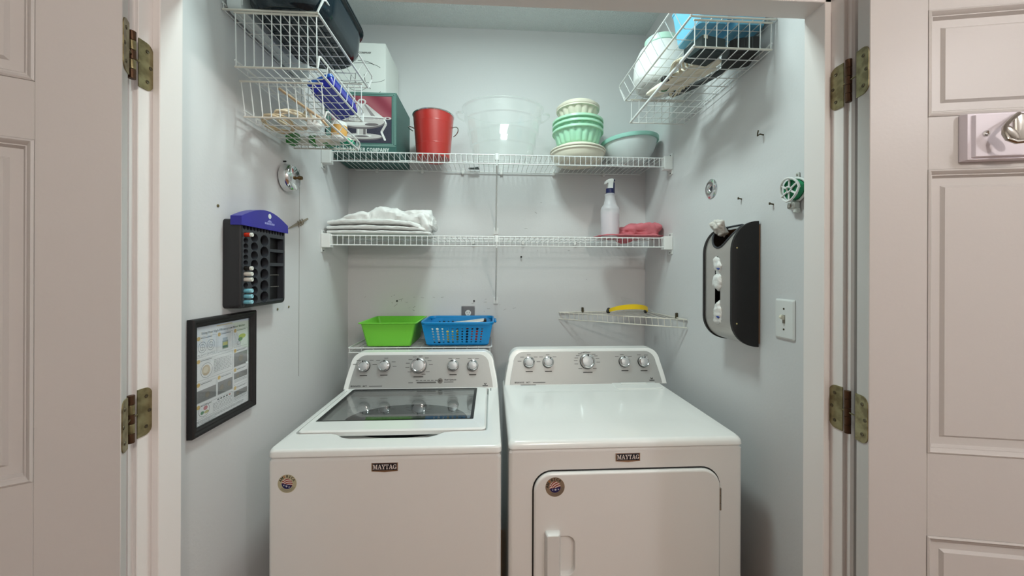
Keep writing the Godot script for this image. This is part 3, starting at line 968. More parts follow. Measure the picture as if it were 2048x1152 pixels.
	console(o, "dryer", 0.4275, 0.9185, 0.3735, kn, func(c: Node3D, f: Transform3D) -> void:
		var left := HORIZONTAL_ALIGNMENT_LEFT
		lettering("BRAVOS", 0.0066, M.black_print, c, f * Transform3D(Basis.IDENTITY, Vector3(-0.325, 0.012, 0.0014)), 0.0006, "Droid Sans", 700, left, 1.25)
		lettering("MCT", 0.006, M.black_print, c, f * Transform3D(Basis.IDENTITY, Vector3(-0.273, 0.012, 0.0014)), 0.0006, "Droid Sans", 700, left)
		var q := Shape.new()
		bx(q, Vector3(-0.215, 0.0118, 0.0014), Vector3(0.056, 0.003, 0.0006), 0.0001, f)
		stuff(obj("small_print", q, M.grey_print, c))
		leaf_mark(c, f, Vector2(0.3, 0.022)))

# ---------------------------------------------------------------- wire shelves
func wire_shelf(label: String, y: float, clips: Array) -> Node3D:
	var o := thing("wire_shelf", label, "shelf", Vector3(0.045, y, ZB), "white wire shelves across the back wall")
	var x0 := XL + 0.04 - 0.045; var x1 := XR - 0.034 - 0.045
	var zf := 0.31; var lip := -0.0435
	var s := Shape.new()
	var n := 62
	for i in n:
		var x := lerpf(x0 + 0.004, x1 - 0.004, i / (n - 1.0))
		tube(s, PackedVector3Array([Vector3(x, 0.0025, 0.008), Vector3(x, 0.0025, zf - 0.004), Vector3(x, 0.001, zf + 0.001), Vector3(x, -0.004, zf + 0.0035), Vector3(x, lip - 0.003, zf + 0.0035)]), 0.0014, 5)
	stuff(obj("deck_wires", s, M.wire, o))
	for r in [["front_rail", 0.0, zf, 0.0029], ["lip_rail", lip, zf + 0.006, 0.0029], ["deck_rail", -0.0008, zf - 0.115, 0.0022], ["back_rail", -0.0008, 0.012, 0.0029]]:
		s = Shape.new()
		rod(s, Vector3(x0, r[1], r[2]), Vector3(x1, r[1], r[2]), r[3], 8)
		obj(r[0], s, M.wire, o)
	for sd in [-1, 1]:
		var xw := (XL if sd < 0 else XR) - 0.045
		s = Shape.new()
		bx2(s, Vector3(xw - sd * 0.001, lip - 0.012, zf - 0.022), Vector3(xw - sd * 0.042, 0.008, zf + 0.014), 0.002)
		var b := obj("end_bracket", s, M.plastic_white, o)
		s = Shape.new()
		bx2(s, Vector3(xw, lip - 0.034, zf - 0.028), Vector3(xw - sd * 0.004, 0.024, zf + 0.012), 0.0015)
		obj("bracket_plate", s, M.plastic_white, b)
		s = Shape.new()
		for yy in [lip - 0.026, 0.016]: rod(s, Vector3(xw - sd * 0.002, yy, zf - 0.008), Vector3(xw - sd * 0.0055, yy, zf - 0.008), 0.003, 10)
		obj("screw", s, M.dark, b)
	# diagonal brace in the middle
	s = Shape.new()
	var bxx := 0.022 - 0.045
	tube(s, PackedVector3Array([Vector3(bxx, 0.004, zf + 0.002), Vector3(bxx, -0.02, zf + 0.009), Vector3(bxx, lip - 0.006, zf + 0.006), Vector3(bxx, -0.300, 0.012), Vector3(bxx, -0.318, 0.004)]), 0.0042, 8)
	bx(s, Vector3(bxx, -0.012, zf + 0.006), Vector3(0.018, 0.034, 0.012), 0.003)
	var br := obj("support_brace", s, M.wire, o)
	s = Shape.new()
	bx(s, Vector3(bxx, -0.322, 0.002), Vector3(0.026, 0.036, 0.0035), 0.001)
	var pad := obj("brace_pad", s, M.wire, br)
	for x in clips:
		s = Shape.new()
		bx(s, Vector3(x - 0.045, -0.004, 0.009), Vector3(0.016, 0.022, 0.014), 0.003)
		bx(s, Vector3(x - 0.045, 0.014, 0.004), Vector3(0.010, 0.016, 0.005), 0.002)
		obj("wall_clip", s, M.plastic_white, o)
	return o

func shelves() -> void:
	wire_shelf("upper white wire shelf across the back wall, carrying boxes, red bucket and tubs", 1.970, [-0.62, -0.38, -0.16, 0.05, 0.34, 0.62])
	wire_shelf("lower white wire shelf across the back wall, carrying white towels and a spray bottle", 1.587, [-0.5, -0.1, 0.17, 0.46, 0.7])
	# short shelf behind the washer
	var o := thing("wire_shelf", "short white wire shelf behind the washer under the green and blue bins", "shelf", Vector3(-0.333, 1.066, ZB), "white wire shelves across the back wall")
	var s := Shape.new()
	for i in 13:
		var x := lerpf(-0.325, 0.325, i / 12.0)
		tube(s, PackedVector3Array([Vector3(x, -0.0015, 0.004), Vector3(x, -0.0015, 0.283), Vector3(x, -0.004, 0.288), Vector3(x, -0.02, 0.289)]), 0.0014, 5)
	for i in 9: rod(s, Vector3(-0.333, -0.0025, 0.03 + 0.03 * i), Vector3(0.333, -0.0025, 0.03 + 0.03 * i), 0.0014, 5)
	stuff(obj("deck_wires", s, M.wire, o))
	s = Shape.new()
	tube(s, PackedVector3Array([Vector3(-0.331, 0, 0.004), Vector3(-0.333, 0, 0.28), Vector3(-0.328, 0, 0.288), Vector3(0.328, 0, 0.288), Vector3(0.333, 0, 0.28), Vector3(0.331, 0, 0.004)]), 0.003, 8)
	obj("frame_rail", s, M.wire, o)
	s = Shape.new()
	tube(s, PackedVector3Array([Vector3(-0.328, -0.02, 0.06), Vector3(-0.328, -0.02, 0.289), Vector3(0.328, -0.02, 0.289), Vector3(0.328, -0.02, 0.06)]), 0.0024, 6)
	obj("lip_rail", s, M.wire, o)
	# corner shelf over the dryer: front edge runs from the back wall to the right wall
	o = thing("corner_shelf", "small cream wire corner shelf over the dryer holding a yellow face shield", "shelf", Vector3(XR, 1.203, ZB))
	var a := Vector3(-0.490, -0.004, 0.004); var b := Vector3(-0.004, 0.012, 0.462)
	s = Shape.new()
	for i in 24:
		var p := a.lerp(b, (i + 0.5) / 24.0)
		var lipv := Vector3(0.002, -0.036, 0.0)
		var run := minf((-0.006 - p.x) / 0.686, (p.z - 0.006) / 0.728)      # wires run square to the front edge, to whichever wall comes first
		var back := p + Vector3(0.686, 0, -0.728) * run
		tube(s, PackedVector3Array([back, p, p + Vector3(-0.003, -0.003, 0.003), p + lipv]), 0.0014, 5)
	stuff(obj("deck_wires", s, M.old_wire, o))
	for r in [["front_rail", Vector3.ZERO], ["lip_rail", Vector3(0.0, -0.036, 0.0)]]:
		s = Shape.new()
		rod(s, a + r[1], b + r[1], 0.0026, 8)
		obj(r[0], s, M.old_wire, o)
	s = Shape.new()
	rod(s, Vector3(-0.49, -0.003, 0.006), Vector3(-0.006, 0.004, 0.006), 0.0026, 8)
	rod(s, Vector3(-0.006, 0.004, 0.006), Vector3(-0.006, 0.012, 0.46), 0.0026, 8)
	obj("wall_rail", s, M.old_wire, o)
	for p in [Vector3(-0.357, 0.004, 0.005), Vector3(-0.005, 0.012, 0.37)]:
		s = Shape.new()
		bx(s, p + Vector3(0, 0.006, 0), Vector3(0.012, 0.03, 0.01), 0.002)
		rod(s, p + Vector3(0, 0.012, 0.004), p + Vector3(-0.004, 0.012, 0.009), 0.003, 8)
		obj("wall_clip", s, M.screw, o)

# ---------------------------------------------------------------- things on the shelves
func drawn_dish() -> Image:
	var im := Image.create(300, 300, false, Image.FORMAT_RGB8)
	var rng := RandomNumberGenerator.new()
	rng.seed = 5
	for y in 300:
		for x in 300:
			var edge := 150 + 16 * sin(x * 0.018 + 0.6)
			var f := sin(x * 0.05 - y * 0.04) * 0.5 + 0.5
			im.set_pixel(x, y, c8(138, 50, 68).lerp(c8(176, 104, 112), f * 0.8) if y < edge else c8(44, 42, 58).lerp(c8(96, 92, 108), rng.randf() * 0.6))
	var sil := c8(206, 200, 198); var hi := c8(240, 238, 236); var lo := c8(116, 108, 110)
	var cx := 150
	oval(im, Vector2(cx, 262), Vector2(104, 22), lo); oval(im, Vector2(cx, 257), Vector2(100, 18), sil); oval(im, Vector2(cx - 10, 255), Vector2(60, 9), hi); oval(im, Vector2(cx, 258), Vector2(36, 6), lo)
	for k in [-1, 1]:
		stroke(im, Vector2(cx + k * 112, 150), Vector2(cx + k * 122, 180), 11, hi); stroke(im, Vector2(cx + k * 122, 180), Vector2(cx + k * 100, 230), 10, sil); stroke(im, Vector2(cx + k * 100, 230), Vector2(cx + k * 118, 280), 9, hi)
		stroke(im, Vector2(cx + k * 106, 168), Vector2(cx + k * 114, 182), 3, lo)
	im.fill_rect(Rect2i(cx - 26, 200, 52, 48), sil); im.fill_rect(Rect2i(cx + 8, 200, 12, 48), lo); im.fill_rect(Rect2i(cx - 20, 200, 8, 48), hi)
	oval(im, Vector2(cx, 168), Vector2(116, 44), lo); oval(im, Vector2(cx, 162), Vector2(113, 38), sil); oval(im, Vector2(cx - 26, 176), Vector2(60, 14), hi); oval(im, Vector2(cx + 50, 182), Vector2(34, 9), lo)
	for i in 88: im.fill_rect(Rect2i(cx - 26 - i, 52 + i, 52 + 2 * i, 1), sil.lerp(hi, absf(i - 30) / 60.0)); im.fill_rect(Rect2i(cx + 10 + i / 2, 52 + i, 8 + i / 6, 1), lo.lerp(sil, 0.4))
	oval(im, Vector2(cx, 140), Vector2(124, 15), hi); oval(im, Vector2(cx, 144), Vector2(120, 8), lo); oval(im, Vector2(cx, 146), Vector2(112, 5), sil)
	oval(im, Vector2(cx, 38), Vector2(22, 20), sil, 0.55); oval(im, Vector2(cx, 38), Vector2(22, 20), hi, 0.85); oval(im, Vector2(cx + 128, 140), Vector2(20, 10), sil, 0.5)
	return im

func gift_box(called: String, label: String, lo: Vector3, hi: Vector3, m: Material) -> Node3D:
	var o := thing(called, label, "box", Vector3((lo.x + hi.x) / 2, lo.y, (lo.z + hi.z) / 2))
	var h := (hi - lo) / 2
	var s := Shape.new()
	bx2(s, Vector3(-h.x, 0, -h.z), Vector3(h.x, h.y * 2, h.z), 0.0015)
	obj("carton", s, m, o)
	s = Shape.new()
	bx2(s, Vector3(-h.x + 0.002, h.y * 2 - 0.0003, -0.0006), Vector3(h.x - 0.002, h.y * 2 + 0.0006, 0.0006), 0.0002)
	obj("flap_seam", s, M.grey_print, o)
	return o

func shelf_things() -> void:
	var dk := 1.9755      # top of the upper deck
	var s := Shape.new()
	# green picture box and the white box on it
	var green := mat(c8(58, 98, 92), 0.5)
	var o := gift_box("silverware_box", "dark green picture box with a silver serving dish photo, at left on upper shelf", Vector3(-0.768, dk, -2.048), Vector3(-0.447, 2.256, -1.765), green)
	var zf := 0.1417
	s = Shape.new()
	sheet(s, Vector3(-0.135, 0.045, zf), Vector3(0.138, 0.045, zf), Vector3(0.138, 0.262, zf), Vector3(-0.135, 0.262, zf))
	obj("picture", s, picture(drawn_dish()), o)
	s = Shape.new()
	var pale := mat(c8(150, 186, 176), 0.5)
	for k in [0.0, 0.007, 0.012]:
		for e in [[-0.142 - k, 0.038 - k * 0.6, 0.145 + k, 0.038 - k * 0.6], [-0.142 - k, 0.267 + k, 0.145 + k, 0.267 + k], [-0.142 - k, 0.038, -0.142 - k, 0.267 + k], [0.145 + k, 0.038, 0.145 + k, 0.267 + k]]:
			bx2(s, Vector3(e[0] - 0.0009, e[1] - 0.0009, zf), Vector3(e[2] + 0.0009, e[3] + 0.0009, zf + 0.0004), 0.0001)
	obj("border_lines", s, pale, o)
	lettering("ROYAL SILVER COMPANY", 0.0165, M.white_print, o, Transform3D(Basis.IDENTITY, Vector3(0.128, 0.0125, zf + 0.0004)), 0.0004, "Droid Sans", 700, HORIZONTAL_ALIGNMENT_RIGHT, 0.92)
	var white := mat(c8(224, 226, 222), 0.6)
	o = gift_box("white_carton", "white box with black line drawing standing on the dark green picture box", Vector3(-0.766, 2.2575, -2.048), Vector3(-0.508, 2.506, -1.80), white)
	s = Shape.new()
	var z := 0.1243
	lettering("ROYAL SILVER COMPANY", 0.0085, M.black_print, o, Transform3D(Basis.IDENTITY, Vector3(0.062, 0.201, z)), 0.0004, "Droid Sans", 700, HORIZONTAL_ALIGNMENT_RIGHT)
	for arc in [[0.02, 0.12, 0.09, 0.034, 20.0, 160.0, 0.0030], [0.012, 0.08, 0.115, 0.022, 200.0, 352.0, 0.0022], [0.055, 0.03, 0.055, 0.03, 250.0, 340.0, 0.0028], [0.0, 0.14, 0.075, 0.024, 10.0, 90.0, 0.0030], [0.0, 0.05, 0.045, 0.03, 180.0, 360.0, 0.0022]]:
		var path := PackedVector3Array()
		for i in 15:
			var a := deg_to_rad(lerpf(arc[4], arc[5], i / 14.0))
			path.append(Vector3(arc[0] + arc[2] * cos(a), arc[1] + arc[3] * sin(a), z - arc[6] * 0.35))
		tube(s, path, arc[6] * 0.5, 6)
	for leg in [[-0.03, 0.1, -0.035, 0.06], [-0.035, 0.06, -0.06, 0.03], [0.03, 0.1, 0.035, 0.06], [0.035, 0.06, 0.06, 0.03], [-0.01, 0.1, -0.012, 0.05]]:
		rod(s, Vector3(leg[0], leg[1], z - 0.001), Vector3(leg[2], leg[3], z - 0.001), 0.0016, 6)
	obj("line_drawing", s, M.black_print, o)
	# red bucket
	o = thing("red_bucket", "glossy red metal bucket with chrome rim and wire handle on upper shelf", "bucket", Vector3(-0.290, dk, -1.86))
	var red := mat(c8(178, 26, 14), 0.22)
	red.clearcoat_enabled = true
	s = Shape.new()
	lathe(s, [[0.0, 0.003], [0.076, 0.003], [0.079, 0.0], [0.081, 0.002], [0.0855, 0.062], [0.0865, 0.064], [0.0860, 0.066], [0.0945, 0.166], [0.0955, 0.168], [0.095, 0.170], [0.0985, 0.212], [0.0965, 0.212], [0.080, 0.012], [0.0, 0.012]], Transform3D.IDENTITY, 48)
	obj("pail", s, red, o)
	s = Shape.new()
	var rim := PackedVector3Array()
	for i in 48: rim.append(Vector3(0.0985 * cos(TAU * i / 48), 0.213, 0.0985 * sin(TAU * i / 48)))
	tube(s, rim, 0.0035, 8, true)
	obj("rim", s, M.chrome, o)
	for k in [-1, 1]:
		s = Shape.new()
		var hp := PackedVector3Array()
		for i in 9:
			var a := PI * i / 8.0
			hp.append(Vector3(k * (0.094 + 0.026 * sin(a)), 0.142 + 0.024 * sin(a) * 0.6 + 0.014 * cos(a) * k, 0.022 * cos(a) + 0.03 * k * -0.4))
		tube(s, hp, 0.0024, 8)
		obj("handle", s, M.nickel, o)
	# clear party tub
	o = thing("clear_tub", "large clear plastic party tub with side handles in the middle of upper shelf", "tub", Vector3(0.054, dk, -1.876))
	s = Shape.new()
	lathe(s, [[0.0, 0.002], [0.148, 0.002], [0.152, 0.006], [0.156, 0.066], [0.164, 0.071], [0.170, 0.131], [0.178, 0.136], [0.185, 0.196], [0.192, 0.201], [0.197, 0.252], [0.205, 0.257], [0.205, 0.260]], Transform3D.IDENTITY, 64, 1.0, 0.78, 0.0, 12, false)
	s.v = s.v.slice(0, s.v.size() - 64 * 3); s.uv = s.uv.slice(0, s.v.size())    # open at the top
	obj("bowl", s, M.clear, o)
	s = Shape.new()
	var lip := PackedVector3Array()
	for i in 64: lip.append(Vector3(0.205 * cos(TAU * i / 64), 0.260, 0.16 * sin(TAU * i / 64)))
	tube(s, lip, 0.0013, 6, true)
	obj("lip", s, M.clear, o)
	for k in [-1, 1]:
		s = Shape.new()
		var hp := PackedVector3Array()
		for i in 11:
			var a := -PI / 2 + PI * i / 10.0
			hp.append(Vector3(k * (0.197 + 0.036 * cos(a)), 0.222 + 0.0, 0.05 * sin(a)) + Vector3(0, 0.012 * cos(a), 0))
		tube(s, hp, 0.0055, 8)
		obj("handle", s, M.clear, o)
	# stack of moulds
	var sp := Vector3(0.437, dk, -1.89)
	o = thing("cream_mould", "wide cream plastic mould with lid at the bottom of the stack of moulds", "mould", sp)
	s = Shape.new()
	lathe(s, [[0.0, 0.004], [0.09, 0.0], [0.112, 0.004], [0.128, 0.022], [0.132, 0.044], [0.138, 0.046], [0.138, 0.054], [0.130, 0.056], [0.0, 0.056]], Transform3D.IDENTITY, 48)
	obj("bowl", s, M.cream, o)
	s = Shape.new()
	lathe(s, [[0.0, 0.0562], [0.140, 0.0562], [0.142, 0.060], [0.138, 0.066], [0.118, 0.069], [0.112, 0.079], [0.0, 0.081]], Transform3D.IDENTITY, 48)
	obj("lid", s, M.cream, o)
	var mint := mat(c8(186, 236, 204), 0.3)
	mint.subsurf_scatter_enabled = true; mint.subsurf_scatter_strength = 0.1
	var words := ["green fluted jelly mould, lowest of the three nested in the stack", "green fluted jelly mould, middle of the three nested in the stack", "green fluted jelly mould, topmost of the three nested in the stack"]
	var proto: Node3D
	for i in 3:
		var lift: float = 0.083 + [0.0, 0.027, 0.050][i]
		if i == 0:
			proto = thing("jelly_mould", words[0], "mould", sp + Vector3(0, lift, 0), "green fluted jelly moulds")
			s = Shape.new()
			lathe(s, [[0.030, 0.052], [0.034, 0.012, 0.5], [0.06, 0.003, 0.9], [0.088, 0.001, 1.0], [0.104, 0.012, 1.0], [0.114, 0.045, 1.0], [0.118, 0.062, 0.7], [0.119, 0.068], [0.117, 0.068], [0.112, 0.045, 1.0], [0.102, 0.014, 1.0], [0.088, 0.004, 1.0], [0.062, 0.006, 0.9], [0.037, 0.014, 0.5], [0.032, 0.052]], Transform3D.IDENTITY, 144, 1, 1, 0.075, 20)
			obj("fluted_bowl", s, mint, proto, 0.6)
			s = Shape.new()
			lathe(s, [[0.117, 0.068], [0.1275, 0.0665], [0.1295, 0.069], [0.1290, 0.0785], [0.1275, 0.0785], [0.1265, 0.0705], [0.117, 0.070]], Transform3D.IDENTITY, 64)
			obj("rim", s, mint, proto)
		else:
			var c := proto.duplicate() as Node3D
			c.name = "jelly_mould_%03d" % i
			add_child(c, true)
			c.position = sp + Vector3(0, lift, 0)
			c.set_meta("label", words[i])
	o = thing("cream_mould", "small cream fluted mould with a lid on top of the green moulds", "mould", sp + Vector3(0.0, 0.083 + 0.050 + 0.079, 0))
	s = Shape.new()
	lathe(s, [[0.0, 0.0005], [0.074, 0.0005, 1.0], [0.088, 0.008, 1.0], [0.098, 0.040, 1.0], [0.102, 0.052, 0.6], [0.108, 0.054], [0.108, 0.060], [0.0, 0.061]], Transform3D.IDENTITY, 128, 1, 1, 0.085, 16)
	obj("fluted_bowl", s, M.cream, o, 0.6)
	s = Shape.new()
	lathe(s, [[0.0, 0.0612], [0.1075, 0.0612], [0.1095, 0.064], [0.1095, 0.072], [0.105, 0.076], [0.097, 0.077], [0.093, 0.086], [0.085, 0.089], [0.0, 0.090]], Transform3D.IDENTITY, 56)
	obj("lid", s, M.cream, o)
	# mint bowl
	o = thing("mint_bowl", "pale mint green plastic mixing bowl leaning beside the stack of moulds", "bowl", Vector3(0.715, dk, -1.89))
	var pm := mat(c8(222, 232, 232), 0.3)
	var t := Transform3D(Basis(Vector3(-0.2, 0, 0.98).normalized(), deg_to_rad(4.0)), Vector3(0, 0.006, 0))
	s = Shape.new()
	lathe(s, [[0.0, 0.002], [0.068, 0.0], [0.072, 0.002], [0.092, 0.020], [0.116, 0.052], [0.130, 0.086], [0.134, 0.104], [0.131, 0.104], [0.112, 0.052], [0.088, 0.022], [0.066, 0.008], [0.0, 0.008]], t, 56)
	obj("bowl", s, pm, o)
	s = Shape.new()
	lathe(s, [[0.133, 0.101], [0.142, 0.100], [0.1445, 0.104], [0.145, 0.118], [0.140, 0.1205], [0.131, 0.1195], [0.130, 0.104]], t, 56)
	obj("rim", s, mat(c8(160, 214, 200), 0.3), o)
	# metal clip
	s = Shape.new()
	bx(s, Vector3(-0.098, dk + 0.005, -2.02), Vector3(0.058, 0.007, 0.016), 0.002, Transform3D.IDENTITY)
	rod(s, Vector3(-0.118, dk + 0.004, -2.018), Vector3(-0.075, dk + 0.014, -2.026), 0.0035, 8)
	tag(obj("metal_clip", s, mat(c8(70, 74, 72), 0.4, 0.6), self), "small dark metal clip lying on upper shelf between bucket and clear tub", "clip")
	# lower shelf: towels, bottle, cloth
	var lk := 1.5925
	o = thing("white_towel", "flat folded white towel, the lower of the two on lower shelf", "towel", Vector3(-0.525, lk, -1.865), "folded white towels on the lower shelf")
	s = Shape.new()
	lump(s, [[-0.236, 0.008, 0.016, 0.10], [-0.228, 0.001, 0.022, 0.122], [-0.12, 0.001, 0.024, 0.125], [0.06, 0.001, 0.022, 0.125], [0.2, 0.001, 0.020, 0.125], [0.228, 0.001, 0.018, 0.12], [0.236, 0.006, 0.012, 0.10]], 0.007, 7.0, 3)
	obj("bottom_fold", s, M.terry, o)
	s = Shape.new()
	lump(s, [[-0.238, 0.026, 0.036, 0.10], [-0.23, 0.021, 0.042, 0.12], [-0.1, 0.023, 0.047, 0.125], [0.06, 0.022, 0.046, 0.125], [0.17, 0.020, 0.042, 0.122], [0.21, 0.018, 0.036, 0.12], [0.222, 0.022, 0.030, 0.1]], 0.009, 7.0, 18)
	obj("top_fold", s, M.terry, o)
	o = thing("white_towel", "loosely bunched white towel lying on the flat folded white towel", "towel", Vector3(-0.525, lk + 0.044, -1.865), "folded white towels on the lower shelf")
	s = Shape.new()
	lump(s, [[-0.232, 0.004, 0.012, 0.09], [-0.222, -0.001, 0.020, 0.115], [-0.13, 0.0, 0.052, 0.118], [-0.06, 0.002, 0.070, 0.11], [-0.01, 0.004, 0.096, 0.105], [0.05, 0.004, 0.088, 0.105], [0.11, 0.004, 0.078, 0.105], [0.18, 0.000, 0.082, 0.105], [0.228, -0.014, 0.072, 0.10], [0.243, -0.010, 0.040, 0.085], [0.246, 0.0, 0.02, 0.06]], 0.016, 8.0, 27, 44, 120)
	obj("bunched_cloth", s, M.terry, o)
	s = Shape.new()
	lump(s, [[-0.236, 0.005, 0.010, 0.08], [-0.226, 0.0, 0.022, 0.122], [-0.15, 0.002, 0.034, 0.127], [-0.05, 0.004, 0.030, 0.128], [0.06, 0.002, 0.030, 0.127], [0.14, -0.004, 0.024, 0.126], [0.185, -0.018, 0.014, 0.124], [0.2, -0.016, 0.0, 0.1]], 0.008, 9.0, 41, 36, 90)
	obj("front_fold", s, M.terry, o)
	s = Shape.new()
	blob(s, Transform3D(Basis(Vector3.BACK, -1.15), Vector3(0.205, 0.018, 0.07)), Vector3(0.046, 0.024, 0.045), 0.8, 0.7, 0.012, 14.0, 5, 56, 32)
	obj("fold", s, M.terry, o)
	o = thing("spray_bottle", "translucent white spray bottle with navy collar at right on lower shelf", "spray bottle", Vector3(0.578, lk, -1.80))
	var shell := mat(Color(0.90, 0.90, 0.92, 0.45), 0.35)
	shell.transparency = BaseMaterial3D.TRANSPARENCY_ALPHA
	s = Shape.new()
	lathe(s, [[0.0, 0.001], [0.041, 0.001], [0.0445, 0.005], [0.0445, 0.134], [0.0435, 0.142], [0.038, 0.153], [0.031, 0.162], [0.0255, 0.183], [0.0235, 0.203], [0.0255, 0.206], [0.0255, 0.212], [0.018, 0.217], [0.0, 0.217]], Transform3D.IDENTITY, 40)
	obj("bottle", s, shell, o)
	s = Shape.new()
	lathe(s, [[0.0, 0.003], [0.040, 0.003], [0.043, 0.006], [0.043, 0.116], [0.0, 0.117]], Transform3D.IDENTITY, 36)
	obj("liquid", s, mat(c8(216, 196, 204), 0.3), o)
	s = Shape.new()
	lathe(s, [[0.0, 0.2172], [0.0195, 0.2172], [0.0205, 0.220], [0.0195, 0.240], [0.0, 0.241]], Transform3D.IDENTITY, 24)
	bx2(s, Vector3(0.012, 0.208, -0.006), Vector3(0.022, 0.272, 0.006), 0.002)
	obj("collar", s, mat(c8(20, 26, 74), 0.35), o)
	s = Shape.new()
	extrude(s, PackedVector2Array([Vector2(-0.012, 0.241), Vector2(0.012, 0.241), Vector2(0.013, 0.262), Vector2(0.016, 0.285), Vector2(0.008, 0.289), Vector2(-0.010, 0.286), Vector2(-0.024, 0.276), Vector2(-0.027, 0.264), Vector2(-0.021, 0.262), Vector2(-0.018, 0.268), Vector2(-0.010, 0.268)]), -0.009, 0.009)
	obj("spray_head", s, M.plastic_white, o)
	s = Shape.new()
	rod(s, Vector3(0.016, 0.28, 0), Vector3(0.022, 0.283, 0), 0.006, 12)
	obj("trigger", s, mat(c8(20, 26, 74), 0.35), o)
	o = thing("red_cloth", "crumpled red woven dish cloth in the right end of lower shelf", "cloth", Vector3(0.735, lk, -1.87))
	var rc := relief(mat(c8(186, 74, 86), 0.95), noise_tex(0.2, 7, true, 6.0), 9.0, 1.2)
	var spk := noise_tex(0.35, 17, false)
	var ramp := Gradient.new()
	ramp.set_color(0, c8(188, 56, 72)); ramp.set_color(1, c8(244, 186, 190))
	spk.color_ramp = ramp
	rc.albedo_color = Color.WHITE; rc.albedo_texture = spk
	s = Shape.new()
	blob(s, Transform3D(Basis(Vector3.BACK, 0.03), Vector3(0.0, 0.034, 0)), Vector3(0.112, 0.034, 0.085), 0.6, 0.5, 0.032, 9.0, 12, 110, 44)
	obj("crumpled_cloth", s, rc, o)
	s = Shape.new()
	blob(s, Transform3D(Basis.IDENTITY, Vector3(-0.05, 0.010, 0.02)), Vector3(0.165, 0.008, 0.10), 0.6, 0.5, 0.008, 9.0, 15, 72, 20)
	obj("cloth_edge", s, rc, o)
	s = Shape.new()
	blob(s, Transform3D(Basis(Vector3.BACK, 0.5), Vector3(0.082, 0.055, 0.01)), Vector3(0.035, 0.022, 0.06), 0.8, 0.8, 0.016, 14.0, 19, 60, 30)
	obj("fold", s, rc, o)
	bins()
	# face shield on the corner shelf
	o = thing("face_shield", "clear face shield with a yellow headband on the small corner shelf", "face shield", Vector3(0.70, 1.2145, -1.83))
	s = Shape.new()
	var yel := mat(c8(232, 196, 22), 0.35)
	var prev := []
	for i in 25:
		var f := i / 24.0
		var an := PI * (1.02 - 1.04 * f)
		var p := Vector3(0.098 * cos(an) - 0.015, 0.0, 0.085 * sin(an) - 0.02)
		var nr := Vector3(cos(an), 0, sin(an)) * 0.0022
		var hh := 0.012 + 0.012 * sin(PI * f)
		var base := 0.004 + 0.026 * sin(PI * f)
		prev.append(PackedVector3Array([p - nr + Vector3(0, base, 0), p + nr + Vector3(0, base, 0), p + nr + Vector3(0, base + hh, 0), p - nr + Vector3(0, base + hh, 0)]))
	loft(s, prev)
	obj("headband", s, yel, o)
	s = Shape.new()
	lathe(s, [[0.0, -0.007], [0.013, -0.007], [0.015, 0.0], [0.013, 0.007], [0.0, 0.007]], Transform3D(Basis(Vector3.BACK, 1.2), Vector3(-0.112, 0.0155, -0.018)), 16)
	lathe(s, [[0.0, -0.006], [0.010, -0.006], [0.012, 0.0], [0.010, 0.006], [0.0, 0.006]], Transform3D(Basis(Vector3.BACK, 1.2), Vector3(0.08, 0.013, -0.02)), 16)
	obj("pivot_knob", s, M.black, o)
	s = Shape.new()
	var vr := []
	for i in 13:
		var f := i / 12.0
		var an := PI * (0.86 - 0.86 * f)
		var top := Vector3(0.05 + 0.075 * cos(an), 0.078 - 0.07 * f * f, -0.09 - 0.05 * sin(an))
		vr.append([top, Vector3(0.05 + 0.09 * cos(an), 0.003, 0.03 - 0.06 * sin(an))])
	for i in 12: s.quad(vr[i][0], vr[i][1], vr[i + 1][1], vr[i + 1][0])
	obj("visor", s, M.pane, o)

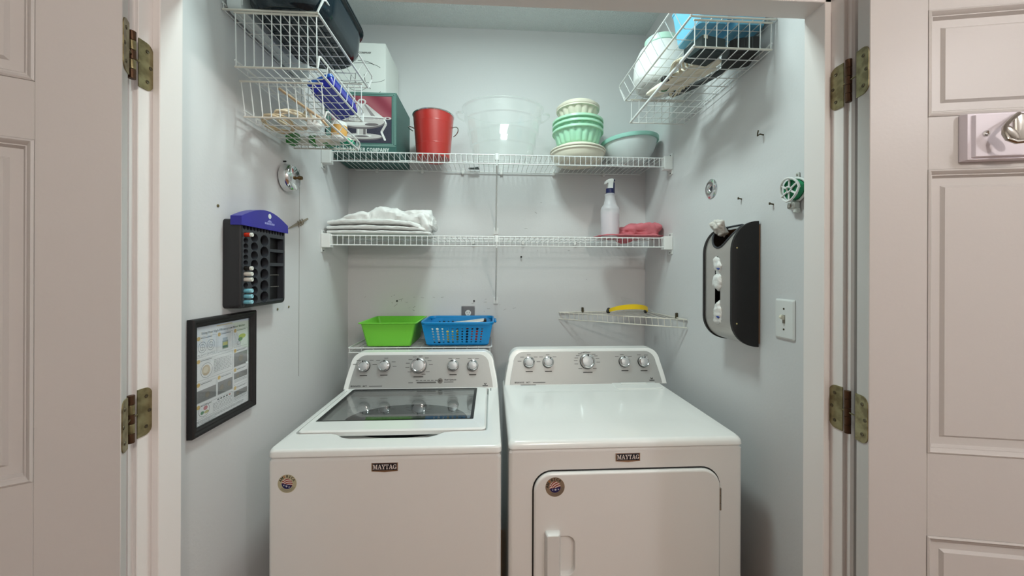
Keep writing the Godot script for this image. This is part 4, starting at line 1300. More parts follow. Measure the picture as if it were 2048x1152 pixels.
func bins() -> void:
	var y := 1.0705
	# solid green bin
	var o := thing("green_bin", "bright green plastic bin on the short wire shelf behind the washer", "bin", Vector3(-0.484, y, -1.90))
	var g := mat(c8(118, 206, 62), 0.38)
	g.subsurf_scatter_enabled = true; g.subsurf_scatter_strength = 0.05
	var s := Shape.new()
	var rr := func(w: float, d: float, h: float, r := 0.012) -> PackedVector3Array: return flat(rrect(w, d, r, 4), h)
	loft(s, [rr.call(0.20, 0.235, 0.0), rr.call(0.205, 0.24, 0.003), rr.call(0.252, 0.265, 0.106), rr.call(0.266, 0.278, 0.108), rr.call(0.268, 0.28, 0.111), rr.call(0.262, 0.274, 0.1125), rr.call(0.25, 0.262, 0.110), rr.call(0.2, 0.234, 0.005), rr.call(0.19, 0.22, 0.004)])
	obj("bin_body", s, g, o)
	s = Shape.new()
	loft(s, [rr.call(0.268, 0.28, 0.1085), rr.call(0.272, 0.284, 0.1095), rr.call(0.272, 0.284, 0.1125), rr.call(0.262, 0.274, 0.1135), rr.call(0.252, 0.264, 0.112), rr.call(0.252, 0.264, 0.1085), rr.call(0.268, 0.28, 0.1085)], false, false)
	obj("rim", s, g, o)
	# perforated blue basket
	o = thing("blue_basket", "bright blue plastic basket with round holes on the short shelf behind the washer", "basket", Vector3(-0.162, y, -1.902))
	var b := mat(c8(6, 138, 204), 0.35)
	b.subsurf_scatter_enabled = true; b.subsurf_scatter_strength = 0.05
	var hb := 0.008; var ht := 0.103
	var lo := [Vector3(-0.147, hb, 0.115), Vector3(0.147, hb, 0.115), Vector3(0.147, hb, -0.115), Vector3(-0.147, hb, -0.115)]
	var hi := [Vector3(-0.166, ht, 0.131), Vector3(0.166, ht, 0.131), Vector3(0.166, ht, -0.131), Vector3(-0.166, ht, -0.131)]
	for k in 4:
		s = Shape.new()
		var a: Vector3 = lo[k]; var c: Vector3 = lo[(k + 1) % 4]; var d: Vector3 = hi[(k + 1) % 4]; var e: Vector3 = hi[k]
		var m0 := 0.10; var m1 := 0.90
		# plain borders round the field of holes
		var P := func(u: float, w: float) -> Vector3: return a.lerp(c, u).lerp(e.lerp(d, u), w)
		for q in [[0.0, m0, 0.0, 1.0], [m1, 1.0, 0.0, 1.0], [m0, m1, 0.0, 0.03], [m0, m1, 0.84, 1.0]]:
			panel(s, P.call(q[0], q[2]), P.call(q[1], q[2]), P.call(q[1], q[3]), P.call(q[0], q[3]), 1, 1, func(_i: int, _j: int) -> Vector2: return Vector2(0.0001, 0.0001), 0.002, 4, true)
		panel(s, P.call(m0, 0.03), P.call(m1, 0.03), P.call(m1, 0.84), P.call(m0, 0.84), 11 if k % 2 == 0 else 8, 6, func(i: int, _j: int) -> Vector2:
			var r := 1.0 if i % 2 == 1 else 0.72
			return Vector2(0.29, 0.46) * r, 0.002, 8)
		obj("side_wall", s, b, o)
	s = Shape.new()
	loft(s, [rr.call(0.285, 0.222, 0.0005), rr.call(0.298, 0.234, 0.008), rr.call(0.290, 0.226, 0.0085)])
	obj("basket_floor", s, b, o)
	s = Shape.new()
	loft(s, [rr.call(0.330, 0.260, 0.100, 0.03), rr.call(0.344, 0.274, 0.101, 0.035), rr.call(0.350, 0.280, 0.110, 0.038), rr.call(0.346, 0.276, 0.1145, 0.037), rr.call(0.334, 0.264, 0.1145, 0.032), rr.call(0.329, 0.259, 0.106, 0.03), rr.call(0.330, 0.260, 0.100, 0.03)], false, false)
	obj("rim", s, b, o)
	for k in [-1, 1]:
		s = Shape.new()
		bx2(s, Vector3(k * 0.174, 0.098, -0.05), Vector3(k * 0.186, 0.112, 0.05), 0.005)
		obj("grip", s, b, o)
	# things inside it
	var inside := [
		["white_envelope", "white envelope lying slanted on top inside the blue basket", "envelope", Vector3(-0.125, y + 0.094, -1.93), Vector3(0.17, 0.004, 0.11), Basis(Vector3.BACK, 0.12), c8(232, 228, 222)],
		["brown_booklet", "brown booklet inside the blue basket beside the white envelope", "booklet", Vector3(-0.075, y + 0.078, -1.88), Vector3(0.13, 0.008, 0.09), Basis(Vector3.BACK, 0.08), c8(106, 46, 30)],
		["black_pouch", "black pouch at the right end inside the blue basket", "pouch", Vector3(-0.062, y + 0.089, -1.96), Vector3(0.07, 0.014, 0.06), Basis(Vector3.BACK, 0.3), c8(24, 22, 24)],
		["white_carton", "small white carton standing inside the blue basket behind its front", "carton", Vector3(-0.265, y + 0.044, -1.85), Vector3(0.06, 0.062, 0.08), Basis(Vector3.UP, 0.2), c8(222, 222, 216)],
		["yellow_carton", "small yellow carton inside the blue basket, seen through its holes", "carton", Vector3(-0.195, y + 0.037, -1.85), Vector3(0.05, 0.05, 0.06), Basis(Vector3.UP, -0.2), c8(216, 190, 96)],
		["red_carton", "small red and white carton inside the blue basket near its right end", "carton", Vector3(-0.075, y + 0.039, -1.86), Vector3(0.06, 0.054, 0.05), Basis(Vector3.UP, 0.1), c8(196, 74, 60)],
		["black_carton", "small black carton inside the blue basket under the brown booklet", "carton", Vector3(-0.135, y + 0.034, -1.86), Vector3(0.045, 0.045, 0.06), Basis(Vector3.UP, 0.0), c8(28, 28, 40)]]
	for i in inside:
		s = Shape.new()
		bx(s, Vector3.ZERO, i[4], 0.002)
		var n := obj(i[0], s, mat(i[6], 0.5), self)
		n.transform = Transform3D(i[5], i[3])
		tag(n, i[1], i[2])

# ---------------------------------------------------------------- wire baskets on the side walls
func wire_basket(label: String, xw: float, xf: float, zn: float, zf: float, yb: float, yf: float, end_h: float, far_h: float, front_h: float, flare: float, end_top_z := 0.0, step := 0.0265, thick := 0.0026) -> Node3D:
	# xw wall side, xf front side; zn near end, zf far end; yb, yf floor height near and far
	var o := thing("wire_basket", label, "wire basket", Vector3((xw + xf) / 2, yb, zn), "white wire baskets on the side walls")
	var org := o.position
	var sx := signf(xf - xw)
	var fl := func(x: float, z: float, up := 0.0) -> Vector3:
		return Vector3(x, lerpf(yb, yf, (z - zn) / (zf - zn)) + up, z) - org
	var s := Shape.new()
	var nx := int(roundf(absf(xf - xw) / step))
	for i in nx + 1:
		var x := lerpf(xw + sx * 0.006, xf - sx * 0.004, float(i) / nx)
		rod(s, fl.call(x, zn), fl.call(x, zf), 0.0015, 5)
	var nz := int(roundf(absf(zf - zn) / 0.0535))
	for i in nz + 1:
		var z := lerpf(zn - 0.002, zf + 0.002, float(i) / nz)
		tube(s, PackedVector3Array([fl.call(xw + sx * 0.004, z, 0.02), fl.call(xw + sx * 0.006, z, -0.001), fl.call(xf - sx * 0.012, z, -0.001), fl.call(xf, z, 0.008), fl.call(xf + sx * flare, z, front_h)]), 0.0015, 5)
	stuff(obj("floor_wires", s, M.wire, o))
	s = Shape.new()
	rod(s, fl.call(xf, zn), fl.call(xf, zf), thick, 8)
	obj("floor_rail", s, M.wire, o)
	s = Shape.new()
	var fr := sx * flare
	tube(s, PackedVector3Array([fl.call(xf, zn + 0.004, 0.0), fl.call(xf + fr * 0.8, zn + 0.003, front_h * 0.85), fl.call(xf + fr, zn - 0.008, front_h), fl.call(xf + fr, zf + 0.012, front_h), fl.call(xf + fr * 0.8, zf, front_h * 0.8), fl.call(xf, zf - 0.004, 0.0)]), 0.0028, 8)
	obj("front_rail", s, M.wire, o)
	s = Shape.new()
	rod(s, fl.call(xw + sx * 0.004, zn, 0.02), fl.call(xw + sx * 0.004, zf, 0.02), 0.0026, 8)
	obj("wall_rail", s, M.wire, o)
	s = Shape.new()
	rod(s, fl.call(xw + sx * 0.004, zn), fl.call(xf, zn), 0.0028, 8)
	obj("end_rail", s, M.old_wire, o)
	s = Shape.new()
	rod(s, fl.call(xw + sx * 0.004, zf), fl.call(xf, zf), 0.0028, 8)
	obj("end_rail", s, M.old_wire, o)
	for e in [[zn, end_h, -0.002], [zf, far_h, 0.002]]:
		if e[1] <= 0.0: continue
		s = Shape.new()
		for i in nx + 1:
			var x := lerpf(xw + sx * 0.006, xf - sx * 0.004, float(i) / nx)
			tube(s, PackedVector3Array([fl.call(x, e[0], 0.0), fl.call(x, e[0] + e[2], 0.008), fl.call(x, e[0] + e[2] * 2 + (end_top_z if e[0] == zn else 0.0), e[1])]), 0.0016, 5)
		stuff(obj("end_wires", s, M.wire, o))
		s = Shape.new()
		rod(s, fl.call(xw + sx * 0.002, e[0] + e[2] * 2 + (end_top_z if e[0] == zn else 0.0), e[1]), fl.call(xf, e[0] + e[2] * 2 + (end_top_z if e[0] == zn else 0.0), e[1]), 0.003, 8)
		obj("top_rail", s, M.old_wire, o)
	return o

func baskets() -> void:
	var o := wire_basket("top white wire basket on the left wall, holding the dark oval roaster", XL, -0.505, -1.108, -1.545, 2.170, 2.170, 0.0, 0.0, 0.042, 0.018)
	o = wire_basket("middle white wire basket on the left wall, holding the blue tub", XL + 0.03, -0.508, -1.115, -1.49, 2.010, 2.010, 0.155, 0.145, 0.04, 0.004, 0.006)
	o = wire_basket("lowest white wire basket on the left wall, full of cords and green packets", XL + 0.02, -0.512, -1.17, -1.455, 1.888, 1.888, 0.100, 0.035, 0.024, 0.008, 0.02)
	o = wire_basket("top white wire basket on the right wall, holding blue bins and a white tub", XR, 0.592, -1.085, -1.635, 2.190, 2.190, 0.0, 0.0, 0.06, 0.028, 0.0, 0.034)
	o = wire_basket("lower white wire basket on the right wall, holding black boxes and beige cord", XR - 0.005, 0.607, -1.095, -1.612, 2.104, 2.082, 0.082, 0.10, 0.004, 0.0, 0.004, 0.034, 0.0038)

func loop_of(c: Vector3, rx: float, ry: float, tilt: Basis, n := 26, wob := 0.0, turns := 1, sd := 0.0) -> PackedVector3Array:
	var p := PackedVector3Array()
	for i in n * turns + 1:
		var a := TAU * i / n
		var k := 1.0 + wob * sin(a * 2.3 + sd) + 0.03 * float(i) / n
		p.append(c + tilt * Vector3(rx * cos(a) * k, 0.004 * sin(a * 1.7 + sd) + 0.0028 * i / n, ry * sin(a) * k))
	return p

func bar_blob(o: Node3D, called: String, m: Material, a: Vector3, b: Vector3, r0: float, r1: float, sd: int, amp := 0.006) -> void:
	var s := Shape.new()
	var d := (b - a)
	var ax := d.normalized()
	var up := Vector3.UP
	var sd_ := ax.cross(up).normalized()
	blob(s, Transform3D(Basis(ax, sd_.cross(ax), sd_), (a + b) / 2), Vector3(d.length() / 2, r1, r0), 0.75, 0.5, amp, 16.0, sd, 40, 24)
	obj(called, s, m, o)

func basket_things() -> void:
	var s := Shape.new()
	# roaster: dark enamel base and lid
	var o := thing("roaster", "dark blue speckled oval roaster pan with lid in the top left wire basket", "roasting pan", Vector3(-0.598, 2.1725, -1.255))
	var speck := noise_tex(0.5, 2, false)
	var ramp := Gradient.new()
	ramp.offsets = PackedFloat32Array([0.0, 0.80, 0.86, 1.0])
	ramp.colors = PackedColorArray([c8(8, 24, 32), c8(10, 28, 38), c8(80, 104, 112), c8(120, 144, 150)])
	speck.color_ramp = ramp
	var enamel := mat(Color.WHITE, 0.12)
	enamel.albedo_texture = speck
	enamel.uv1_triplanar = true; enamel.uv1_world_triplanar = true; enamel.uv1_scale = Vector3.ONE * 4.0
	s = Shape.new()
	var ov := func(w: float, d: float, y: float) -> PackedVector3Array: return flat(rrect(w, d, minf(w, d) * 0.42, 8), y)
	loft(s, [ov.call(0.17, 0.31, 0.003), ov.call(0.19, 0.33, 0.0), ov.call(0.205, 0.345, 0.006), ov.call(0.238, 0.372, 0.03), ov.call(0.25, 0.385, 0.1), ov.call(0.268, 0.402, 0.103), ov.call(0.268, 0.402, 0.107), ov.call(0.24, 0.37, 0.107)])
	obj("base", s, enamel, o)
	s = Shape.new()
	loft(s, [ov.call(0.262, 0.396, 0.1075), ov.call(0.272, 0.406, 0.109), ov.call(0.27, 0.404, 0.114), ov.call(0.25, 0.38, 0.135), ov.call(0.2, 0.32, 0.165), ov.call(0.1, 0.2, 0.182), ov.call(0.02, 0.04, 0.186)])
	obj("lid", s, enamel, o)
	for k in [-1, 1]:
		s = Shape.new()
		tube(s, PackedVector3Array([Vector3(-0.05, 0.104, k * 0.198), Vector3(-0.045, 0.108, k * 0.222), Vector3(0.0, 0.112, k * 0.232), Vector3(0.045, 0.108, k * 0.222), Vector3(0.05, 0.104, k * 0.198)]), 0.0055, 8)
		obj("handle", s, M.black, o)
	# white tray standing against the wall
	s = Shape.new()
	var traym := mat(c8(236, 240, 240), 0.4)
	traym.backlight_enabled = true; traym.backlight = c8(150, 156, 156)
	var wt := facing_x(Vector3(-0.744, 2.206, -1.315), 1)
	var wr := func(g: float, z: float) -> PackedVector3Array: return lay(rrect(0.40 - 2 * g, 0.062 - 2 * g, 0.02, 5), wt, z)
	loft(s, [wr.call(0.004, -0.024), wr.call(0.0, -0.02), wr.call(0.0, 0.018), wr.call(0.004, 0.022)])
	tag(obj("white_tray", s, traym, self), "long white plastic tray lying against the left wall beside the dark roaster", "tray")
	# blue tub in the middle basket
	o = thing("blue_tub", "deep blue plastic tub lying tilted in the middle left wire basket", "tub", Vector3(-0.557, 2.022, -1.372))
	o.rotation.z = 0.42
	s = Shape.new()
	var tb := func(w: float, d: float, y: float) -> PackedVector3Array: return flat(rrect(w, d, 0.012, 4), y)
	var blue := mat(c8(12, 18, 150), 0.3)
	loft(s, [tb.call(0.072, 0.205, 0.002), tb.call(0.078, 0.215, 0.0), tb.call(0.082, 0.22, 0.006), tb.call(0.086, 0.225, 0.03), tb.call(0.08, 0.22, 0.03), tb.call(0.072, 0.2, 0.006)])
	obj("tub_body", s, blue, o)
	s = Shape.new()
	loft(s, [tb.call(0.084, 0.223, 0.028), tb.call(0.089, 0.228, 0.03), tb.call(0.089, 0.228, 0.040), tb.call(0.08, 0.22, 0.041)])
	obj("lid", s, mat(c8(24, 84, 176), 0.3), o)
	# lowest left basket
	var fy := 1.8915
	var beige := mat(c8(206, 184, 152), 0.5)
	o = thing("coiled_cord", "coiled beige extension cord at the near wall end of the lowest left basket", "cord", Vector3(-0.70, fy, -1.26))
	s = Shape.new()
	tube(s, loop_of(Vector3(0.0, 0.006, 0.0), 0.038, 0.07, Basis(Vector3.UP, 0.3), 26, 0.06, 4, 0.4), 0.0036, 7)
	obj("coil", s, beige, o)
	s = Shape.new()
	tube(s, loop_of(Vector3(0.05, 0.022, 0.0), 0.03, 0.06, Basis(Vector3.UP, -0.3) * Basis(Vector3.BACK, 0.35), 26, 0.08, 4, 1.4), 0.0038, 7)
	tube(s, PackedVector3Array([Vector3(0.06, 0.05, -0.03), Vector3(0.09, 0.06, 0.0), Vector3(0.11, 0.05, 0.03), Vector3(0.12, 0.02, 0.02)]), 0.0038, 7)
	obj("coil", s, mat(c8(222, 206, 180), 0.5), o)
	o = thing("white_adapter", "white plug adapter in the middle of the lowest left basket", "plug", Vector3(-0.59, fy, -1.27))
	s = Shape.new()
	bx(s, Vector3(0, 0.02, 0), Vector3(0.042, 0.038, 0.052), 0.007, Transform3D(Basis(Vector3.UP, 0.5), Vector3.ZERO))
	obj("plug_body", s, M.plastic_white, o)
	s = Shape.new()
	for k in [-1, 1]: bx(s, Vector3(k * 0.006, 0.02, 0.032), Vector3(0.002, 0.008, 0.018), 0.0006, Transform3D(Basis(Vector3.UP, 0.5), Vector3.ZERO))
	obj("prongs", s, M.nickel, o)
	s = Shape.new()
	blob(s, Transform3D(Basis(Vector3.UP, 0.6), Vector3(-0.69, fy + 0.045, -1.39)), Vector3(0.06, 0.04, 0.05), 0.8, 0.8, 0.016, 14.0, 9, 48, 30)
	tag(obj("clear_bag", s, M.clear, self), "crumpled clear plastic bag at the wall in the lowest left basket", "bag")
	s = Shape.new()
	tube(s, PackedVector3Array([Vector3(-0.665, fy + 0.10, -1.20), Vector3(-0.60, fy + 0.055, -1.22), Vector3(-0.555, fy + 0.025, -1.235), Vector3(-0.54, fy + 0.006, -1.26)]), 0.0045, 8)
	tag(obj("tan_strap", s, mat(c8(190, 160, 128), 0.6), self), "tan strap hanging down through the lowest left basket", "strap")
	o = thing("orange_jar", "small white jar with an orange label in the lowest left basket", "jar", Vector3(-0.545, fy, -1.36))
	s = Shape.new()
	lathe(s, [[0.0, 0.0], [0.024, 0.0], [0.026, 0.003], [0.026, 0.058], [0.02, 0.062], [0.0, 0.062]])
	obj("jar_body", s, M.plastic_white, o)
	s = Shape.new()
	lathe(s, [[0.0262, 0.010], [0.0266, 0.010], [0.0266, 0.046], [0.0262, 0.046]])
	obj("label_band", s, mat(c8(206, 156, 84), 0.5), o)
	var gm := mat(c8(38, 130, 40), 0.4)
	var pm := mat(c8(224, 218, 206), 0.45)
	o = thing("sponge_packet", "long green and white packet across the far end of the lowest left basket", "packet", Vector3(-0.645, fy, -1.435))
	bar_blob(o, "wrapper", pm, Vector3(-0.10, 0.016, 0.0), Vector3(0.125, 0.018, 0.02), 0.022, 0.016, 4, 0.003)
	for q in [[-0.112, -0.086, 0.018], [-0.03, 0.0, 0.0205], [0.015, 0.05, 0.0205]]:
		s = Shape.new()
		blob(s, Transform3D(Basis(Vector3.UP, -0.09), Vector3((q[0] + q[1]) / 2, 0.0165, 0.008)), Vector3((q[1] - q[0]) / 2, 0.0172, 0.0235), 0.6, 0.3, 0.001, 16.0, 6, 28, 16)
		obj("green_print", s, gm, o)
	o = thing("green_packet", "short green packet at the wall end of the lowest left basket", "packet", Vector3(-0.738, fy, -1.395))
	bar_blob(o, "wrapper", gm, Vector3(0.0, 0.014, -0.03), Vector3(0.035, 0.014, 0.03), 0.02, 0.014, 14, 0.004)
	s = Shape.new()
	blob(s, Transform3D(Basis(Vector3.UP, -0.4), Vector3(-0.542, fy + 0.014, -1.415)), Vector3(0.022, 0.012, 0.03), 0.9, 0.9, 0.006, 30.0, 3, 32, 20)
	tag(obj("teal_scrubber", s, mat(c8(22, 150, 112), 0.7), self), "teal green scrubber beside the orange jar in the lowest left basket", "scrubber")
	# right top basket
	var ry := 2.1935
	o = thing("white_tub", "large rounded white plastic tub at the far end of the top right wire basket", "tub", Vector3(0.705, ry, -1.53))
	s = Shape.new()
	lathe(s, [[0.0, 0.003], [0.080, 0.003], [0.088, 0.0], [0.098, 0.006], [0.106, 0.022], [0.109, 0.05], [0.107, 0.09], [0.098, 0.13], [0.084, 0.158], [0.066, 0.174], [0.058, 0.178], [0.0, 0.178]], Transform3D.IDENTITY, 48)
	obj("tub_body", s, M.plastic_white, o)
	s = Shape.new()
	lathe(s, [[0.0, 0.1785], [0.062, 0.1785], [0.064, 0.182], [0.064, 0.200], [0.060, 0.204], [0.0, 0.205]], Transform3D.IDENTITY, 48)
	obj("lid", s, mat(c8(196, 232, 214), 0.35), o)
	var aqua := mat(Color(0.50, 0.80, 0.93, 0.78), 0.3)
	aqua.transparency = BaseMaterial3D.TRANSPARENCY_ALPHA
	var names := ["left one of the two light blue plastic bins in the top right wire basket", "right one of the two light blue plastic bins in the top right wire basket"]
	for i in 2:
		o = thing("aqua_bin" if i == 0 else "aqua_bin_001", names[i], "bin", Vector3(0.682 if i == 0 else 0.803, ry, -1.185), "light blue bins in the top right basket")
		s = Shape.new()
		var ab := func(w: float, d: float, y: float) -> PackedVector3Array: return flat(rrect(w, d, 0.014, 4), y)
		loft(s, [ab.call(0.086, 0.13, 0.002), ab.call(0.092, 0.136, 0.0), ab.call(0.096, 0.14, 0.006), ab.call(0.11, 0.18, 0.115), ab.call(0.116, 0.186, 0.118), ab.call(0.116, 0.186, 0.124), ab.call(0.106, 0.176, 0.124), ab.call(0.09, 0.134, 0.008)])
		obj("bin_body", s, aqua, o)
		s = Shape.new()
		bx(s, Vector3(-0.005 + 0.012 * i, 0.055, 0.0815), Vector3(0.03, 0.026, 0.002), 0.0006, Transform3D(Basis(Vector3.RIGHT, 0.17), Vector3(0, 0, 0.0)))
		obj("label", s, mat(c8(200, 216, 222), 0.5), o)
	# right lower basket
	var by := 2.1062
	var mk := mat(c8(16, 34, 36), 0.45)
	o = thing("black_box", "dark green black box with a white price tag in the lower right wire basket", "box", Vector3(0.675, by, -1.155))
	s = Shape.new()
	var t := Transform3D(Basis(Vector3.UP, 0.22), Vector3(0, 0.0, 0))
	bx(s, Vector3(0, 0.023, 0.0), Vector3(0.09, 0.046, 0.085), 0.004, t)
	obj("case", s, mk, o)
	s = Shape.new()
	bx(s, Vector3(-0.034, 0.038, 0.0428), Vector3(0.014, 0.011, 0.0008), 0.0002, t)
	obj("price_tag", s, mat(c8(214, 206, 186), 0.6), o)
	o = thing("black_box", "ribbed black box beside the tagged box in the lower right wire basket", "box", Vector3(0.800, by, -1.165))
	s = Shape.new()
	t = Transform3D(Basis(Vector3.UP, -0.3), Vector3.ZERO)
	bx(s, Vector3(0, 0.026, 0.0), Vector3(0.085, 0.05, 0.10), 0.006, t)
	obj("case", s, M.soft_black, o)
	s = Shape.new()
	for i in 8: bx(s, Vector3(-0.032 + 0.0075 * i, 0.028, 0.0502), Vector3(0.003, 0.036, 0.002), 0.0008, t)
	obj("ribs", s, M.black, o)
	o = thing("cord_bundle", "folded beige flat cord bundle tied with green wire in the lower right basket", "cord", Vector3(0.67, by - 0.004, -1.30))
	var pale := mat(c8(234, 226, 208), 0.45)
	for q in [[-0.065, 0.012, -0.125, 0.02, 0.012, 0.11, 0.012, 31], [-0.03, 0.018, -0.10, 0.075, 0.016, 0.12, 0.012, 32], [-0.05, 0.008, -0.13, 0.08, 0.010, 0.085, 0.010, 33]]:
		bar_blob(o, "cord_fold", pale, Vector3(q[0], q[1], q[2]), Vector3(q[3], q[4], q[5]), q[6] * 1.7, q[6], q[7], 0.004)
	s = Shape.new()
	for i in 4:
		var w := 0.016 + 0.005 * i
		var p := PackedVector3Array()
		for k in 31:
			var a := TAU * k / 30.0
			p.append(Vector3(-0.005 + 0.008 * (i - 1.5), 0.010 + 0.004 * i, -0.005) + Basis(Vector3.UP, -0.42) * Vector3(w * cos(a), 0.004 * sin(a * 3), 0.138 * sin(a)))
		tube(s, p, 0.0042, 7)
	obj("cord_loops", s, mat(c8(222, 210, 184), 0.5), o)
	s = Shape.new()
	tube(s, loop_of(Vector3(-0.028, 0.016, -0.055), 0.021, 0.021, Basis(Vector3.UP, -0.42) * Basis(Vector3.RIGHT, PI / 2), 20, 0.0, 1), 0.0018, 6)
	obj("twist_tie", s, mat(c8(24, 128, 84), 0.4), o)
	o = thing("black_strap", "curved black plastic strap under the beige cord in the lower right basket", "strap", Vector3(0.76, by, -1.30))
	s = Shape.new()
	var rings := []
	for i in 13:
		var f := i / 12.0
		var p := Vector3(0.035 - 0.10 * f * f, 0.006, 0.115 - 0.24 * f)
		var d := Vector3(-0.2 * f, 0, -0.24).normalized()
		var sd := d.cross(Vector3.UP)
		var w := 0.007 + 0.009 * f
		rings.append(PackedVector3Array([p - sd * w, p + sd * w, p + sd * w + Vector3(0, 0.01, 0), p - sd * w + Vector3(0, 0.01, 0)]))
	loft(s, rings)
	obj("strap_body", s, M.black, o)
	s = Shape.new()
	bx(s, Vector3(-0.125, 0.010, -0.02), Vector3(0.055, 0.016, 0.022), 0.003, Transform3D(Basis(Vector3.UP, 0.1), Vector3.ZERO))
	obj("buckle", s, M.black, o)

# ---------------------------------------------------------------- things on the side walls
func wall_things() -> void:
	instruction_frame()
	battery_rack()
	bell()
	dispenser()
	var s := Shape.new()
	# thin metal fitting near the panel seam
	var pew := mat(c8(148, 138, 122), 0.4, 0.3)
	var o := thing("metal_fitting", "thin pointed metal fitting on the left wall right of the dark storage rack", "fitting", Vector3(XL, 1.612, -1.53))
	var t := facing_x(Vector3.ZERO, 1) * Transform3D(Basis(Vector3.BACK, 0.38), Vector3.ZERO)
	s = Shape.new()
	extrude(s, PackedVector2Array([Vector2(-0.075, -0.001), Vector2(0.0, -0.006), Vector2(0.02, -0.005), Vector2(0.02, 0.005), Vector2(0.0, 0.006), Vector2(-0.075, 0.001)]), 0.0005, 0.005, t)
	obj("blade", s, pew, o)
	s = Shape.new()
	for k in [-0.004, 0.014, 0.03]: tube(s, PackedVector3Array([t * Vector3(k, -0.014, 0.004), t * Vector3(k + 0.004, 0.0, 0.009), t * Vector3(k + 0.002, 0.012, 0.004)]), 0.0022, 6)
	rod(s, t * Vector3(0.018, 0, 0.005), t * Vector3(0.072, 0.002, 0.007), 0.0042, 7)
	obj("clasp", s, pew, o)
	# round chrome escutcheon
	o = thing("chrome_rosette", "round chrome ring plate on the right wall above the steel bag dispenser", "wall plate", Vector3(XR, 1.752, -1.421))
	s = Shape.new()
	lathe(s, [[0.010, 0.0005], [0.038, 0.0005], [0.038, 0.003], [0.030, 0.008], [0.020, 0.0085], [0.0125, 0.005], [0.010, 0.001]], turned(Vector3.BACK, 90.0), 32)
	obj("ring_plate", s, M.chrome, o)
	s = Shape.new()
	lathe(s, [[0.0, 0.0004], [0.0099, 0.0004], [0.0099, 0.0012], [0.0, 0.0012]], turned(Vector3.BACK, 90.0), 16)
	obj("centre_hole", s, M.dark, o)
	# twist tie reel
	o = thing("tie_reel", "green twist tie reel in a white spoked dispenser high on the right wall", "twist tie reel", Vector3(XR, 1.655, -1.004))
	t = facing_x(Vector3(-0.0005, 0, 0), -1)
	s = Shape.new()
	lathe(s, [[0.0, 0.001], [0.03, 0.001], [0.03, 0.003], [0.026, 0.004], [0.026, 0.022], [0.024, 0.024], [0.0, 0.024]], t * turned(Vector3.RIGHT, 90.0), 32)
	obj("spool", s, mat(c8(16, 122, 78), 0.4), o)
	s = Shape.new()
	for i in 7: tube(s, loop_of(t * Vector3(0, 0, 0.0055 + 0.0026 * i), 0.0262, 0.0262, t.basis * Basis(Vector3.RIGHT, PI / 2), 30), 0.0015, 5)
	obj("tie_windings", s, mat(c8(30, 148, 98), 0.4), o)
	for z in [0.0025, 0.0275]:
		s = Shape.new()
		tube(s, loop_of(t * Vector3(0, 0, z), 0.0318, 0.0318, t.basis * Basis(Vector3.RIGHT, PI / 2), 32), 0.0032, 7)
		for i in 6: rod(s, t * Vector3(0.008 * cos(TAU * i / 6 + 0.5), 0.008 * sin(TAU * i / 6 + 0.5), z), t * Vector3(0.031 * cos(TAU * i / 6 + 0.5), 0.031 * sin(TAU * i / 6 + 0.5), z), 0.0028, 6)
		tube(s, loop_of(t * Vector3(0, 0, z), 0.008, 0.008, t.basis * Basis(Vector3.RIGHT, PI / 2), 16), 0.0024, 6)
		obj("spoked_frame", s, M.plastic_white, o)
	s = Shape.new()
	bx(s, Vector3(0, 0.040, 0.002), Vector3(0.012, 0.020, 0.003), 0.001, t)
	bx(s, Vector3(-0.004, -0.043, 0.011), Vector3(0.026, 0.020, 0.020), 0.003, t)
	bx(s, Vector3(0.006, -0.058, 0.010), Vector3(0.012, 0.014, 0.014), 0.002, t)
	obj("cutter", s, mat(c8(206, 208, 202), 0.4), o)
	s = Shape.new()
	bx(s, Vector3(-0.006, -0.045, 0.0225), Vector3(0.012, 0.010, 0.003), 0.001, t)
	lathe(s, [[0.0, 0.0], [0.003, 0.0], [0.003, 0.002], [0.0, 0.002]], t * Transform3D(Basis.IDENTITY, Vector3(0, 0.043, 0.003)) * turned(Vector3.RIGHT, 90.0), 10)
	obj("blade", s, M.nickel, o)
	# light switch
	o = thing("light_switch", "white toggle light switch plate low on the right wall beside the door frame", "light switch", Vector3(XR, 1.286, -1.048))
	t = facing_x(Vector3.ZERO, -1)
	s = Shape.new()
	var pl := func(g: float, z: float) -> PackedVector3Array: return lay(rrect(0.072 - 2 * g, 0.117 - 2 * g, 0.004, 3), t, z)
	loft(s, [pl.call(0.0, 0.0005), pl.call(0.0, 0.003), pl.call(0.004, 0.006), pl.call(0.006, 0.0064)])
	obj("cover_plate", s, M.plastic_white, o)
	s = Shape.new()
	bx(s, Vector3(0, 0, 0.0066), Vector3(0.0105, 0.025, 0.001), 0.0003, t)
	obj("toggle_slot", s, mat(c8(150, 146, 136), 0.5), o)
	s = Shape.new()
	bx(s, Vector3(0, 0.0, 0.007), Vector3(0.008, 0.011, 0.018), 0.0015, t * Transform3D(Basis(Vector3.RIGHT, -0.45), Vector3(0, 0.002, 0.004)))
	obj("toggle", s, M.cream, o)
	for k in [-1, 1]:
		s = Shape.new()
		lathe(s, [[0.0, 0.0], [0.0032, 0.0], [0.0026, 0.0012], [0.0, 0.0014]], t * Transform3D(Basis.IDENTITY, Vector3(0, 0.030 * k, 0.0062)) * turned(Vector3.RIGHT, 90.0), 12)
		obj("screw", s, M.screw, o)
	# outlet behind the blue basket
	o = thing("wall_outlet", "grey metal outlet plate on the back wall behind the blue basket", "outlet", Vector3(-0.129, 1.178, ZB))
	s = Shape.new()
	var op := func(g: float, z: float) -> PackedVector3Array: return lay(rrect(0.072 - 2 * g, 0.115 - 2 * g, 0.003, 3), Transform3D.IDENTITY, z)
	loft(s, [op.call(0.0, 0.0), op.call(0.0, 0.003), op.call(0.004, 0.005)])
